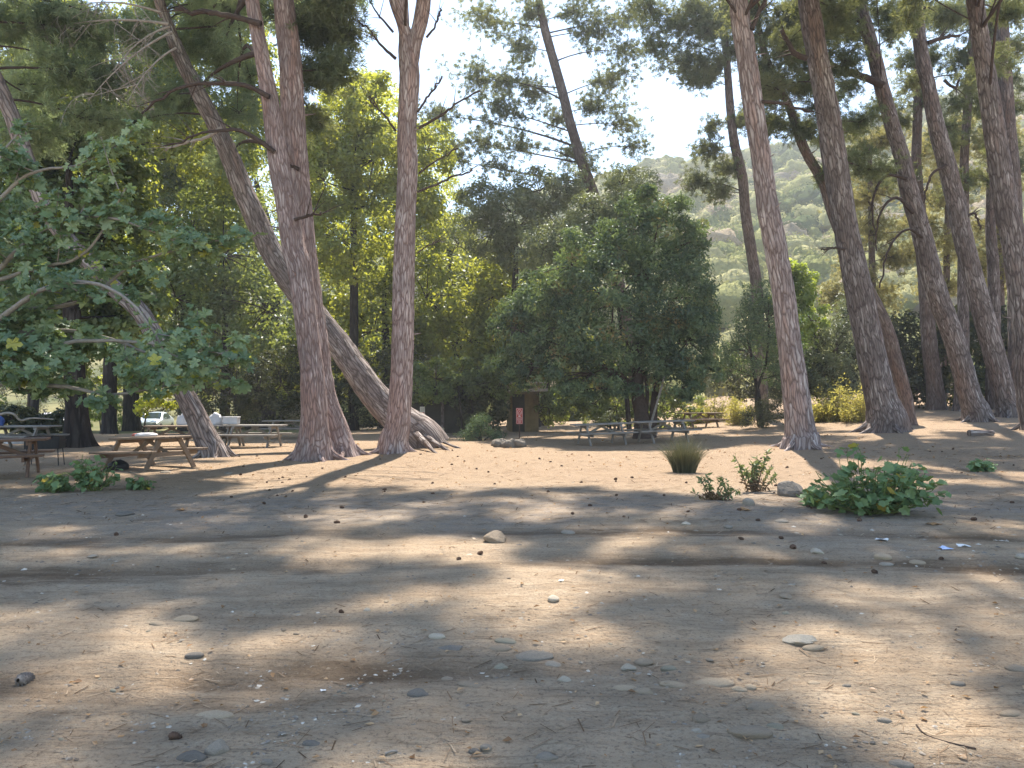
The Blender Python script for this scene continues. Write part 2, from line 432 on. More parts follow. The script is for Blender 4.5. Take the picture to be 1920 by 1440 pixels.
M['st_grey'] = stone_mat('stone_grey', (.26, .225, .18), (.36, .315, .255))
M['st_dark'] = stone_mat('stone_dark', (.16, .145, .125), (.23, .205, .175))
M['st_tan'] = stone_mat('stone_tan', (.37, .29, .20), (.46, .37, .265))
M['st_brown'] = stone_mat('stone_brown', (.27, .215, .155), (.35, .28, .205))
M['st_pale'] = stone_mat('stone_pale', (.41, .355, .275), (.53, .47, .375))
M['st_green'] = stone_mat('stone_green_grey', (.28, .25, .185), (.37, .335, .25))
M['cone_old'] = plain_mat('weathered_cone', (.22, .185, .16), .9, .35, 30, .006, .1)
M['cone'] = plain_mat('pine_cone', (.14, .09, .065), .9, .35, 30, .006, .1)

# ================================================================== ground, hills, sky, light, camera
def spaced(stops):
    """stops: [(start, end, step0, step1), ...] -> increasing coordinates with a step that grows."""
    out = []
    for a, b, s0, s1 in stops:
        v = a
        while v < b:
            out.append(v); v += s0 + (s1 - s0) * (v - a) / (b - a)
    out.append(stops[-1][1])
    return np.array(out)

def make_ground():
    xp = spaced([(0, 6, .035, .05), (6, 20, .05, .35), (20, 300, .4, 30)])
    xs = np.concatenate([-xp[:0:-1], xp])
    ys = np.concatenate([-spaced([(0.0, 60, .5, 12)])[:0:-1], spaced([(0, 2.6, .3, .05), (2.6, 9, .026, .05), (9, 30, .05, .22), (30, 75, .3, 1.2)]), [110., 200, 330]])
    X, Y = np.meshgrid(xs, ys)
    Z = gz(X, Y)
    near = np.exp(-np.maximum(0, Y - 4) / 14)
    Z = Z + near * (0.008 * noise3(X / .22, Y / .17, 0, 21) + 0.010 * np.maximum(0, noise3(X / .11, Y / .08, 0, 22) - .1) + 0.005 * noise3(X / .05, Y / .045, 0, 23))
    Z = Z - 3.0 * ss(Y, 90, 200)
    mb = MB(); ny, nx = X.shape
    idx = np.arange(nx * ny).reshape(ny, nx)
    mb.add(np.stack([X, Y, Z], -1).reshape(-1, 3), np.stack([idx[:-1, :-1], idx[:-1, 1:], idx[1:, 1:], idx[1:, :-1]], -1).reshape(-1, 4))
    t = NT('dry_dirt'); o = t.obj()
    sep = t.n('SeparateXYZ'); t.set(sep.inputs[0], o)
    big = t.noise(o, .38, 5, .6)
    streak = t.noise(t.mapping(o, (.55, 2.6, 1)), 1.3, 6, .62)
    mid = t.noise(t.mapping(o, (1, 1.6, 1)), 4.5, 6, .65)
    fine = t.noise(o, 42, 5, .7)
    grit = t.noise(o, 150, 3, .7)
    col = t.mix(t.ramp(big, [(.38, 0.), (.62, 1.)]), (.49, .37, .25), (.455, .365, .265))
    col = t.mix(t.ramp(streak, [(.42, 0.), (.66, .75)]), col, (.29, .215, .145))
    col = t.mix(t.ramp(mid, [(.45, 0.), (.75, .55)]), col, (.48, .40, .30))
    # damp, darker soil lying in the wheel ruts
    rut = None
    for off in (0.0, 1.6, -3.0):
        x1 = t.math('SUBTRACT', sep.outputs[0], 1.5)
        c = t.math('ADD', t.math('MULTIPLY', t.math('MULTIPLY', x1, x1), -.0158), 7.55 + off)
        d = t.math('ABSOLUTE', t.math('SUBTRACT', t.math('ADD', sep.outputs[1], t.math('MULTIPLY', t.math('SUBTRACT', streak, .5), 1.2)), c))
        f = t.ramp(d, [(.05, 1.), (.42, 0.)])
        rut = f if rut is None else t.math('MAXIMUM', rut, f)
    gate = t.ramp(t.noise(t.mapping(o, (.35, .35, 1), (5, 2, 0)), 1.0, 3), [(.38, .05), (.56, .85)])
    col = t.mix(t.math('MULTIPLY', rut, gate), col, (.115, .075, .045))
    # pine needle carpet further back
    needle = t.noise(t.mapping(o, (6, 16, 1), (0, 0, 0), (0, 0, .35)), 5.0, 5, .7)
    far = t.math('ADD', sep.outputs[1], t.math('MULTIPLY', t.math('SUBTRACT', big, .5), 9))
    ff = t.ramp(t.math('MULTIPLY', far, .05), [(.50, 0.), (.78, 1.)])
    ncol = t.mix(t.ramp(needle, [(.35, 0.), (.7, 1.)]), (.31, .22, .145), (.49, .375, .265))
    ncol = t.mix(t.ramp(mid, [(.5, 0.), (.7, .6)]), ncol, (.25, .18, .125))
    col = t.mix(ff, col, ncol)
    # grey gravelly verge between dirt track and needles
    gv = t.math('SUBTRACT', 1.0, t.math('ABSOLUTE', t.math('MULTIPLY', t.math('SUBTRACT', far, 11.2), .38)), True)
    col = t.mix(t.math('MULTIPLY', gv, t.ramp(mid, [(.35, .25), (.6, .9)])), col, (.285, .255, .225))
    col = t.mix(t.ramp(fine, [(.30, .8), (.47, 0.)]), col, (.10, .075, .058))
    col = t.mix(t.ramp(fine, [(.60, 0.), (.72, .55)]), col, (.52, .45, .35))
    col = t.mix(t.ramp(grit, [(.56, 0.), (.7, .4)]), col, (.16, .13, .10))
    lines = t.noise(t.mapping(o, (.5, 9, 1), (3, 1, 0), (0, 0, .06)), 3.0, 5, .65)
    crumb = t.noise(o, 14, 4, .7)
    col = t.mix(t.ramp(lines, [(.56, 0.), (.66, .55)]), col, (.17, .125, .085))
    col = t.mix(t.ramp(crumb, [(.60, 0.), (.70, .5)]), col, (.20, .15, .11))
    col = t.mix(t.ramp(crumb, [(.30, .4), (.40, 0.)]), col, (.52, .44, .33))
    h = t.math('ADD', t.math('ADD', t.math('MULTIPLY', lines, .5), t.math('MULTIPLY', crumb, .9)), 0.0)
    h = t.math('ADD', h, t.math('MULTIPLY', mid, .8)); h = t.math('ADD', h, t.math('ADD', t.math('MULTIPLY', fine, .5), t.math('MULTIPLY', grit, .22)))
    t.principled(col, .95, h, .05, 1.0, spec=.1)
    return setting(mb.build('ground', t.m))
make_ground()

CREST = ([-700, -300, -120, -60, -16, 20, 48, 72, 110, 160, 260, 600], [20, 24, 34, 44, 55, 65, 74, 77, 86, 99, 118, 130])
def hill_z(x, y):
    xr = x * 230 / np.maximum(y, 60)
    c = np.interp(xr, *CREST)
    y0 = 62 - 10 * ss(x, 5, 25)
    t = np.clip((y - y0) / (230 - y0), 0, 1)
    z = c * (0.42 * t + 0.58 * t ** 1.5) + 0.02 * np.maximum(0, y - 230)
    return z + t * (5 * noise3(x / 38, y / 38, 0, 31) + 2.5 * noise3(x / 15, y / 15, 0, 32)) - 0.7
xs = np.linspace(-330, 420, 170); ys = spaced([(50, 240, 1.6, 4), (240, 330, 6, 20)])
X, Y = np.meshgrid(xs, ys); Z = hill_z(X, Y)
mb = MB(); idx = np.arange(X.size).reshape(X.shape)
mb.add(np.stack([X, Y, Z], -1).reshape(-1, 3), np.stack([idx[:-1, :-1], idx[:-1, 1:], idx[1:, 1:], idx[1:, :-1]], -1).reshape(-1, 4))
t = NT('hill_soil'); o = t.obj()
t.principled(t.mix(t.ramp(t.noise(o, .07, 6), [(.4, 0.), (.6, 1.)]), (.10, .11, .05), (.22, .20, .095)), .95, t.noise(o, .6, 5), .5, 1.0, spec=.1)
setting(mb.build('hill', t.m))

# scrub covering the hillside: one mass nobody could count
def make_scrub():
    mb = MB()
    tries = 5600
    yy = 58 + 185 * rng.random(tries) ** 0.85
    xx = (rng.random(tries) * 1.42 - 0.36) * yy
    u = np.linspace(.02, 2.0, 9); v = np.linspace(0, 2 * np.pi, 15, endpoint=False); U, W = np.meshgrid(u, v, indexing='ij')
    D = np.stack([np.sin(U) * np.cos(W), np.sin(U) * np.sin(W), np.cos(U)], -1).reshape(-1, 3)
    idx = np.arange(U.size).reshape(U.shape)
    q = np.stack([idx[:-1], idx[1:], np.roll(idx[1:], -1, 1), np.roll(idx[:-1], -1, 1)], -1).reshape(-1, 4)
    for x, y in zip(xx, yy):
        px = CX + F * x / y
        if px < 520: continue
        z = float(hill_z(np.array(x), np.array(y)))
        r = (rng.uniform(2.4, 4.0) if rng.random() < .25 else rng.uniform(1.0, 2.6)) * (.75 + y / 420)
        if noise3(x / 20, y / 20, 5, 51) < -0.55 and rng.random() < .6: continue
        hgt = rng.uniform(.7, 1.1)
        tone = .46 + .38 * noise3(x / 24, y / 24, 1, 52) + rng.normal() * .20
        tone = np.clip(tone, .02, .74) if rng.random() < .91 else rng.uniform(.8, 1.0)
        def disp(d): return 1 + .30 * noise3(d[:, 0] * 2.1 + x, d[:, 1] * 2.1 + y, d[:, 2] * 2.1, 8) + .22 * noise3(d[:, 0] * 5 + x, d[:, 1] * 5, d[:, 2] * 5 + y, 9)
        c = np.array([x, y, z + r * .25]); sc = r * np.array([1, 1, hgt])
        mb.add(c + D * sc * .94 * disp(D)[:, None], q, 0, tone)
        nl = int(110 + 40 * r)
        d = rsphere(nl); d[:, 2] = np.abs(d[:, 2]) * 1.1 - .2; d = unit(d)
        leaves(mb, c + d * sc * (disp(d) * rng.uniform(.92, 1.16, nl))[:, None], d * 1.1 + rsphere(nl) * .5, min(r, 3) * rng.uniform(.10, .22, nl), LEAF_Q, 0, np.clip(tone + rng.uniform(-.05, .05, nl), 0, 1))
    t = NT('hillside_scrub_leaves'); a = t.attr('tint', 2); o = t.obj()
    col = t.ramp(a, [(0, (.10, .14, .07)), (.25, (.24, .28, .11)), (.5, (.41, .42, .17)), (.74, (.56, .54, .28)), (.8, (.40, .36, .28)), (1, (.55, .45, .32))])
    col = t.mix(t.ramp(t.noise(o, 1.6, 4, .7), [(.3, 0.), (.7, 1.)]), col, t.mix(.35, col, (.05, .06, .03)))
    d = t.n('BsdfDiffuse'); t.set(d.inputs[0], col); tr = t.n('BsdfTranslucent'); t.set(tr.inputs[0], col)
    bp = t.n('Bump', Strength=1.0, Distance=.5); t.set(bp.inputs['Height'], t.noise(o, 2.2, 5, .7)); t.t.links.new(bp.outputs[0], d.inputs['Normal'])
    m = t.n('MixShader', Fac=.18); t.set(m.inputs[1], d); t.set(m.inputs[2], tr); t.t.links.new(m.outputs[0], t.out.inputs[0])
    o = mb.build('hillside_scrub', t.m)
    o['kind'] = 'stuff'; o['label'] = 'olive green scrub and low trees covering the sunlit hillside'; o['category'] = 'scrub'
make_scrub()

# light
w = bpy.data.worlds.new('World'); S.world = w; w.use_nodes = True
nt = w.node_tree; bg = nt.nodes['Background']
sky = nt.nodes.new('ShaderNodeTexSky'); sky.sky_type = 'NISHITA'; sky.sun_disc = False
sky.sun_elevation = SUN_EL; sky.sun_rotation = SUN_AZ; sky.altitude = 50; sky.air_density = 1.2; sky.dust_density = 0.0; sky.ozone_density = 1.0
nt.links.new(sky.outputs[0], bg.inputs[0]); bg.inputs[1].default_value = 0.092
sl = bpy.data.lights.new('sun', 'SUN'); sl.energy = 4.3; sl.angle = R(0.8); sl.color = (1.0, .90, .77)
so = bpy.data.objects.new('sun', sl); COL.objects.link(so)
so.rotation_euler = Vector(-SUN).to_track_quat('-Z', 'Y').to_euler(); so.location = (5, 30, 40)

cam = bpy.data.cameras.new('camera'); co = bpy.data.objects.new('camera', cam); COL.objects.link(co)
cam.sensor_width = 36; cam.lens = F / 1920 * 36; cam.clip_end = 4000; cam.clip_start = .05
co.location = (0, 0, EYE); co.rotation_euler = (math.pi / 2 + PITCH, 0, 0)
S.camera = co
S.view_settings.view_transform = 'Standard'; S.view_settings.look = 'None'; S.view_settings.gamma = 1; S.view_settings.exposure = 1.74
cy = S.cycles
cy.max_bounces = 7; cy.diffuse_bounces = 4; cy.glossy_bounces = 2; cy.transmission_bounces = 5; cy.transparent_max_bounces = 4; cy.volume_bounces = 0
cy.caustics_reflective = False; cy.caustics_refractive = False
cy.use_denoising = True
try:
    cy.denoiser = 'OPENIMAGEDENOISE'
except Exception: pass
cy.sample_clamp_indirect = 4.0
cy.use_adaptive_sampling = True; cy.adaptive_threshold = 0.015

# ================================================================== pines
# photo areas of open sky that off-picture crowns must not drop into
SKY = [(760, 70, 110, 75), (1255, 235, 75, 85), (1640, 100, 55, 60), (880, 60, 40, 40)]
# patches of sunlight on the near ground, in photo pixels (cx, cy, rx, ry)
LIT = [(40, 1003, 60, 14), (70, 1165, 190, 28), (210, 1195, 120, 14), (520, 1250, 180, 34), (260, 1310, 90, 22), (470, 997, 60, 12), (620, 1030, 70, 18),
       (380, 1185, 130, 16), (830, 1028, 150, 22), (1090, 1122, 120, 26), (760, 1235, 130, 40), (1530, 1052, 110, 20), (1800, 1200, 190, 90), (1430, 1265, 180, 50),
       (900, 1380, 220, 34), (1230, 1400, 130, 50), (1700, 1340, 240, 60), (1850, 990, 90, 22), (1250, 1010, 70, 12), (1100, 960, 180, 12), (600, 965, 90, 12),
       (1000, 868, 520, 42), (1450, 920, 150, 25), (420, 890, 200, 22), (1560, 985, 80, 14), (1020, 1175, 120, 14), (1330, 1150, 80, 16), (1600, 1400, 120, 26)]
def lit_at(px, py, grow=1.0):
    v = 9.0
    for cx, cy, rx, ry in LIT:
        v = min(v, ((px - cx) / (rx * grow)) ** 2 + ((py - cy) / (ry * grow)) ** 2)
    return v

class Pine:
    def __init__(s, label, pts, base, H, bark='bark_grey', needle='pine', clumps=(), nseg=30, ridge=.018, flare=(.35, .45, 5), group='tall pines of the grove', dY=0.0, branches=(), forks=(), dead=(), roots=(), name='pine_tree', tuftk=1.0):
        s.label, s.bark, s.needle, s.clumps, s.nseg, s.ridge, s.flare, s.group, s.name, s.tuftk = label, bark, needle, clumps, nseg, ridge, flare, group, name, tuftk
        s.base = ground(*base) if len(base) == 2 else np.array(base, float)
        Y = s.base[1]; P = []
        for k, (px, py, wd) in enumerate(pts):
            yy = Y + dY * (k / max(1, len(pts) - 1))
            P.append([*at(px, py, yy), wd / 2 / F * yy])
        P = [[s.base[0], s.base[1], s.base[2] - .12, P[0][3]]] + [p for p in P if p[2] > s.base[2] + .15]
        d = np.array(P[-1][:3]) - np.array(P[-2][:3]); d = d / np.linalg.norm(d); d = unit(d + np.array([0, 0, .25]))
        last = np.array(P[-1]); top = H - last[2]
        if top > .5:
            for f in (.35, .7, 1.0):
                q = last[:3] + d * top * f / max(d[2], .5)
                P.append([*q, max(.03, last[3] * (1 - .85 * f))])
        s.P = np.array(P); s.extra = []; s.branches, s.forks, s.dead, s.roots = branches, forks, dead, roots
        s.seed = int(rng.integers(1000))
    def path(s):
        L = np.linalg.norm(np.diff(s.P[:, :3], axis=0), axis=1).sum()
        return spline(s.P, int(np.clip(L / .055, 40, 420)))
    def build(s):
        root = thing(s.name, s.label, 'pine tree', s.base, group=s.group)
        mb = MB(); Q = s.path()
        sweep(mb, Q[:, :3], np.maximum(Q[:, 3], .02), s.nseg, 0, bark=s.ridge, flare=s.flare, seed=s.seed)
        for fk in s.forks:                                         # secondary stems of the same trunk
            pp = np.array([[*at(px, py, s.base[1]), wd / 2 / F * s.base[1]] for px, py, wd in fk])
            q = spline(pp, max(20, int(np.linalg.norm(pp[-1, :3] - pp[0, :3]) / .08)))
            sweep(mb, q[:, :3], q[:, 3], 18, 0, bark=s.ridge * .8, seed=s.seed + 3)
        for rx, ry, rw in s.roots:
            e = ground(rx, ry) - [0, 0, .06]; a = s.P[1, :3] * .6 + s.P[2, :3] * .4
            sweep(mb, bez(a, (a * .35 + e * .65) + [0, 0, .02], e, 24), np.linspace(rw, .03, 24), 14, 0, bark=s.ridge, seed=s.seed + 7)
        if s.nseg >= 40 and not s.roots:                           # root runs buried in the needles
            r0 = s.P[1, 3]
            for k in range(5):
                a = k * 1.257 + rng.uniform(-.4, .4); u = np.array([math.cos(a), math.sin(a), 0]); rr = r0 * rng.uniform(1.7, 2.5)
                e = s.base + u * rr; e[2] = float(gz(e[0], e[1])) - .05
                sweep(mb, bez(s.base + u * r0 * .75 + [0, 0, rng.uniform(.22, .4)], s.base + u * r0 * 1.15 + [0, 0, .03], e, 14), np.linspace(r0 * .26, .03, 14), 12, 0, bark=s.ridge * .7, seed=s.seed + k)
        L = len(Q)
        for k in range(int(rng.integers(5, 10)) if s.nseg > 14 else 0):   # broken branch stubs
            i = int(rng.integers(int(L * .12), int(L * .75))); u = unit(rsphere(1)[0] * [1, 1, .2] + [0, 0, .12]); ln = rng.uniform(.06, .38); a = Q[i, :3] + u * Q[i, 3] * .8
            sweep(mb, np.array([a, a + u * ln * .6 + [0, 0, .01], a + u * (ln + .08) + [0, 0, .03]]), [rng.uniform(.022, .045), .018, .010], 7, 0)
        mb.build('trunk', M[s.bark], root, s.base)
        for br in s.branches:                                      # bare branches seen in the photo
            b = MB(); Yb = s.base[1] - .3
            pp = np.array([[*at(px, py, Yb), wd / 2 / F * Yb] for px, py, wd in br])
            q = spline(pp, 16); q[:, :3] += .03 * rng.normal(size=(16, 3)) * np.linspace(0, 1, 16)[:, None]
            sweep(b, q[:, :3], np.maximum(q[:, 3], .006), 7, 0)
            for k in range(int(2 + len(br))):
                i = rng.integers(5, 15); e = q[i, :3] + unit(unit(q[i, :3] - q[i - 3, :3]) + rsphere(1)[0] * .9) * rng.uniform(.3, .9)
                sweep(b, bez(q[i, :3], (q[i, :3] + e) / 2 + [0, 0, .06], e, 5), np.linspace(q[i, 3] * .5, .004, 5), 4, 0)
            b.build('branch', M['twig_dark'] if not s.dead else M['twig_grey'], root, s.base)
        cr = MB(); T = Q[:, :3]
        allc = [(at(px, py, s.base[1] + dy), r * (s.base[1] + dy) / F, n, False) for px, py, r, n, dy in s.clumps] + [(c, r, n, True) for c, r, n in s.extra]
        for c, r, n, off in allc:
            hd = np.hypot(T[:, 0] - c[0], T[:, 1] - c[1])
            want = c[2] - .25 * hd + .3 + (rng.normal() * 1.3 if off else rng.normal() * .3)
            i = int(np.argmin(np.abs(T[:, 2] - want) + .15 * hd)); a = T[i]
            ln = np.linalg.norm(c - a)
            if ln > .3:
                mid = (a + c) / 2 + np.array([0, 0, .10 * ln]) + rng.normal(size=3) * .08 * ln
                q = bez(a, mid, c, 9); r0 = min(Q[i, 3] * .25, .010 + .0045 * ln) if off else min(Q[i, 3] * .5, .014 + .0075 * ln)
                sweep(cr, q, np.linspace(r0, .012, 9), 6, 1)
            nb = 5 if off else 9
            PP, DD = [], []
            if not off: n = int(n * 2.0)
            if ln > .6:
                m = int(n * .22); tt = rng.uniform(.45, 1.0, m)
                PP.append(np.stack([np.interp(tt, np.linspace(0, 1, 9), q[:, j]) for j in range(3)], -1) + rng.normal(size=(m, 3)) * .16 * min(r, 1)); DD.append(unit(rsphere(m) + unit(c - a) * .5 + [0, 0, .4]))
            axis = unit(c - a) if ln > .3 else np.array([0, 0, 1.])
            for k in range(nb):
                e = c + rsphere(1)[0] * r * np.array([1, 1, .62]) * rng.uniform(.6, 1.0) + axis * r * .15
                s0 = c - axis * r * rng.uniform(0, .8)
                q = bez(s0, (s0 + e) / 2 + np.array([0, 0, .12 * r]), e, 6)
                sweep(cr, q, np.linspace(.016, .005, 6), 4, 1, cap=False)
                m = max(3, n // nb)
                tt = rng.uniform(.25, 1.0, m)
                pt = np.stack([np.interp(tt, np.linspace(0, 1, 6), q[:, j]) for j in range(3)], -1) + rng.normal(size=(m, 3)) * (.10 + .16 * r)
                PP.append(pt); DD.append(unit(unit(e - s0) * .7 + rsphere(m) * .8 + np.array([0, 0, .25])))
            PP, DD = np.concatenate(PP), np.concatenate(DD)
            tone = np.clip(.42 + rng.normal() * .16 + rng.normal(size=len(PP)) * .12, 0.1, .95)
            if off: needles(cr, PP, DD, 9, .28, .05, 0, tone)
            else: needles(cr, PP, DD, int(20 * s.tuftk), .21, .024 * max(1, s.base[1] / 30), 0, tone)
        if allc: cr.build('crown', [M[s.needle], M['twig_dark']], root, s.base)
        for br in s.dead: dead_branch(root, s.base, *br)
        return root

def dead_branch(root, base, a, b, Y, r0, n, droop):
    """A grey leafless branch with hanging twigs, from photo pixel a to b at depth Y."""
    mb = MB(); A, B = at(*a, Y), at(*b, Y - .6)
    q = bez(A, (A + B) / 2 + np.array([0, -.3, .25]), B, 14)
    sweep(mb, q, np.linspace(r0, .009, 14), 7, 0)
    for k in range(n):
        i = rng.integers(3, 14); p = q[i]
        ln = rng.uniform(.5, 1.5)
        e = p + np.array([rng.normal() * .5 - .15, rng.normal() * .4, -droop * rng.uniform(.3, 1.0)]) * ln
        m = (p + e) / 2 + rng.normal(size=3) * .16 * ln + np.array([-.1, 0, .12]) * ln
        w = bez(p, m, e, 7); sweep(mb, w, np.linspace(.016, .004, 7), 4, 0)
        for _ in range(4):
            j = rng.integers(2, 7); ee = w[j] + np.array([rng.normal() * .3, rng.normal() * .25, -rng.uniform(.05, .5)]) * ln * .6
            sweep(mb, bez(w[j], (w[j] + ee) / 2 + rng.normal(size=3) * .06, ee, 5), np.linspace(.008, .003, 5), 3, 0, cap=False)
    mb.build('dead_branch', M['twig_grey'], root, base)

def cl(*rows): return [(a, b, r, n, dy) for a, b, r, n, dy in rows]
PINES = []
def pine(*a, **k):
    p = Pine(*a, **k); PINES.append(p); return p

p1 = pine('reddish pine stem with broad flaring foot, front one of the crossing pair', [(588, 845, 66), (589, 800, 52), (588, 740, 47), (578, 640, 42), (562, 507, 43), (551, 467, 43), (540, 400, 40), (522, 300, 38), (508, 200, 32), (490, 100, 27), (473, 0, 26)], (588, 862), 19, 'bark_red', 'pine_haze', nseg=56, ridge=.016, flare=(.22, .42, 6),
    clumps=cl((420, 110, 77, 180, 8.0), (385, 50, 66, 135, 7.5), (445, 215, 60, 105, 8.5), (430, 20, 66, 135, 6.5), (360, 190, 49, 90, 8.5), (420, 310, 44, 60, 9.0), (470, 150, 44, 90, 9.5)),
    branches=[[(505, 182, 10), (460, 160, 9), (400, 157, 8), (340, 165, 6), (290, 190, 5), (265, 215, 3)], [(490, 45, 11), (430, 30, 10), (370, 22, 9), (330, 15, 7)], [(515, 285, 9), (480, 260, 9), (440, 243, 7), (380, 250, 5), (310, 275, 3)], [(552, 412, 7), (575, 406, 6), (602, 400, 4)]])
p2 = pine('straight reddish pine stem with deep furrows, behind its crossing twin', [(634, 838, 58), (624, 800, 52), (606, 740, 48), (592, 640, 46), (575, 507, 44), (564, 400, 43), (556, 300, 42), (549, 200, 43), (543, 100, 40), (531, 0, 37)], (640, 855), 20, 'bark_red', 'pine', nseg=56, ridge=.024, flare=(.25, .35, 6),
    clumps=cl((605, 60, 66, 225, 1), (635, 130, 46, 135, .5), (592, 150, 44, 120, 2), (625, 20, 55, 165, 0), (590, 225, 30, 60, 2), (640, 60, 33, 90, 1)),
    branches=[[(562, 318, 8), (545, 312, 6), (533, 322, 4)]])
p3 = pine('stout reddish pine with a forked top, standing alone beside the leaning trunk', [(739, 825, 50), (746, 800, 46), (751, 740, 43), (755, 640, 41), (757, 540, 40), (759, 440, 38), (761, 400, 38), (764, 300, 37), (763, 235, 36), (768, 150, 38), (764, 100, 34), (757, 50, 22), (740, 0, 22)], (738, 848), 19, 'bark_red', 'pine', nseg=56, ridge=.018, flare=(.28, .5, 6),
    forks=[[(772, 130, 24), (778, 80, 26), (790, 30, 28), (798, -30, 26), (806, -140, 20), (815, -300, 8)], [(766, 110, 14), (760, 50, 15), (757, 0, 16), (755, -80, 12), (752, -200, 4)]],
    branches=[[(742, 110, 6.6), (715, 85, 4.8), (690, 55, 3.6), (672, 35, 2.4)], [(737, 60, 4.8), (712, 30, 3.6), (695, 5, 2.4), (682, -20, 1.8)], [(742, 245, 4.8), (720, 215, 3.6), (700, 195, 3.0), (692, 180, 2.4)], [(800, 70, 4.8), (818, 45, 3.6), (826, 15, 3.0)],
              [(785, 240, 5.4), (830, 215, 4.8), (860, 190, 3.6), (900, 170, 3.0)], [(782, 360, 4.8), (820, 345, 4.2), (860, 328, 3.6), (885, 318, 2.4)], [(782, 475, 3.0), (800, 462, 2.4), (822, 452, 1.8)], [(783, 210, 4.8), (800, 185, 4.2), (830, 145, 3.0)], [(785, 325, 3.6), (820, 300, 3.0), (860, 280, 2.4)]])
lean = pine('grey pine trunk leaning steeply left, passing behind the red stems', [(788, 818, 74), (745, 782, 62), (700, 737, 54), (630, 640, 46), (580, 575, 44), (520, 492, 42), (470, 390, 38), (425, 280, 33), (375, 180, 30), (340, 110, 26), (312, 40, 20)], (806, 838), 21, 'bark_lean', 'pine_haze', nseg=48, ridge=.028, flare=(.6, .15, 4), dY=1.0,
    roots=[(846, 845, .13), (868, 841, .10), (822, 851, .12)], clumps=cl((280, 90, 69, 112, 2.5), (310, 190, 57, 96, 3), (250, 230, 57, 96, 3), (350, 90, 46, 80, 3), (300, 20, 57, 96, 2.5)),
    dead=[((315, 45), (90, 55), 23.5, .05, 16, 1.1), ((322, 60), (165, 190), 23.3, .04, 16, 1.0), ((318, 50), (215, 130), 23.6, .04, 16, 1.3), ((330, 90), (240, 190), 23.2, .035, 12, 1.0), ((305, 25), (150, 10), 23.4, .04, 12, 1.2)],
    branches=[[(415, 240, 7), (385, 258, 6), (340, 270, 5), (310, 278, 3)]])
pl1 = pine('slanted pine trunk with a pale rope tied round it, behind the fig leaves', [(398, 845, 48), (380, 807, 41), (355, 755, 37), (273, 600, 32), (213, 540, 30), (140, 465, 29), (90, 400, 28), (60, 330, 28), (22, 217, 27), (-30, 100, 24)], (404, 857), 15, 'bark_lean', 'pine_haze', nseg=40, ridge=.016, flare=(.25, .3, 5),
    clumps=cl((40, 60, 80, 192, 2), (115, 130, 69, 144, 2), (60, 170, 69, 144, 2.5), (170, 60, 69, 144, 3), (215, 150, 57, 112, 3), (20, 260, 57, 96, 2), (120, 40, 69, 144, 2), (180, 230, 57, 112, 3), (260, 60, 46, 96, 4), (80, 260, 57, 96, 3)))
p4 = pine('slim dark pine leaning left above the big evergreen oak', [(1190, 700, 26), (1165, 560, 24), (1137, 437, 22), (1113, 367, 22), (1090, 300, 20), (1070, 233, 18), (1053, 167, 18), (1037, 110, 17), (1023, 60, 16), (1010, 0, 14)], (1215, 792), 27, 'bark_brown', 'pine', nseg=22, ridge=.012,
    clumps=cl((905, 40, 57, 136, 0), (965, 85, 60, 136, 0), (875, 150, 54, 119, 0), (815, 215, 48, 102, 0), (925, 205, 60, 136, -1), (985, 175, 54, 119, 1), (890, 265, 54, 119, 0), (850, 300, 36, 68, 0), (1125, 60, 60, 136, 0), (1160, 145, 60, 136, 0), (1130, 205, 54, 119, 1), (1170, 235, 45, 85, 0), (1060, 290, 48, 85, 1), (1100, 325, 48, 85, 0), (960, 275, 48, 85, 0), (1085, 20, 60, 119, 0), (1180, 30, 48, 102, 0), (985, 30, 48, 102, 0), (1040, 230, 48, 68, 1), (1180, 95, 36, 68, 0), (1190, 275, 36, 51, 0), (940, 320, 36, 51, 0), (930, 150, 48, 85, 0)))
p5 = pine('thin dark pine with tufted crown, before the hillside gap', [(1420, 560, 21), (1410, 480, 20), (1398, 400, 19), (1392, 333, 18), (1377, 267, 17), (1369, 200, 15), (1363, 117, 13), (1352, 0, 11)], (1432, 785), 28, 'bark_brown', 'pine', nseg=18, ridge=.01,
    clumps=cl((1250, 45, 50, 136, 0), (1310, 60, 61, 187, 0), (1280, 115, 56, 153, 0), (1345, 125, 53, 153, 0), (1225, 85, 33, 85, 0), (1310, 150, 39, 102, 0), (1385, 90, 44, 136, 0), (1350, 40, 56, 153, 0), (1210, 20, 44, 102, 0), (1325, 285, 38, 85, 0), (1360, 315, 38, 85, 0), (1300, 345, 31, 68, 0), (1400, 225, 38, 85, 0), (1440, 235, 31, 68, 0), (1340, 360, 29, 59, 0), (1300, 20, 56, 136, 0), (1330, 235, 22, 42, 0)))
p6 = pine('pinkish pine leaning left, isolated foot on sunlit ground right of oak', [(1502, 820, 62), (1500, 807, 54), (1492, 740, 48), (1480, 640, 42), (1467, 540, 40), (1450, 440, 40), (1442, 400, 39), (1428, 300, 35), (1413, 200, 36), (1398, 100, 35), (1384, 0, 34)], (1502, 840), 20, 'bark_warm', 'pine', nseg=56, ridge=.024, flare=(.3, .4, 5),
    branches=[[(1410, 55, 9), (1422, 25, 8), (1436, 0, 8), (1445, -40, 6)], [(1428, 190, 7), (1470, 195, 6), (1520, 212, 4)]])
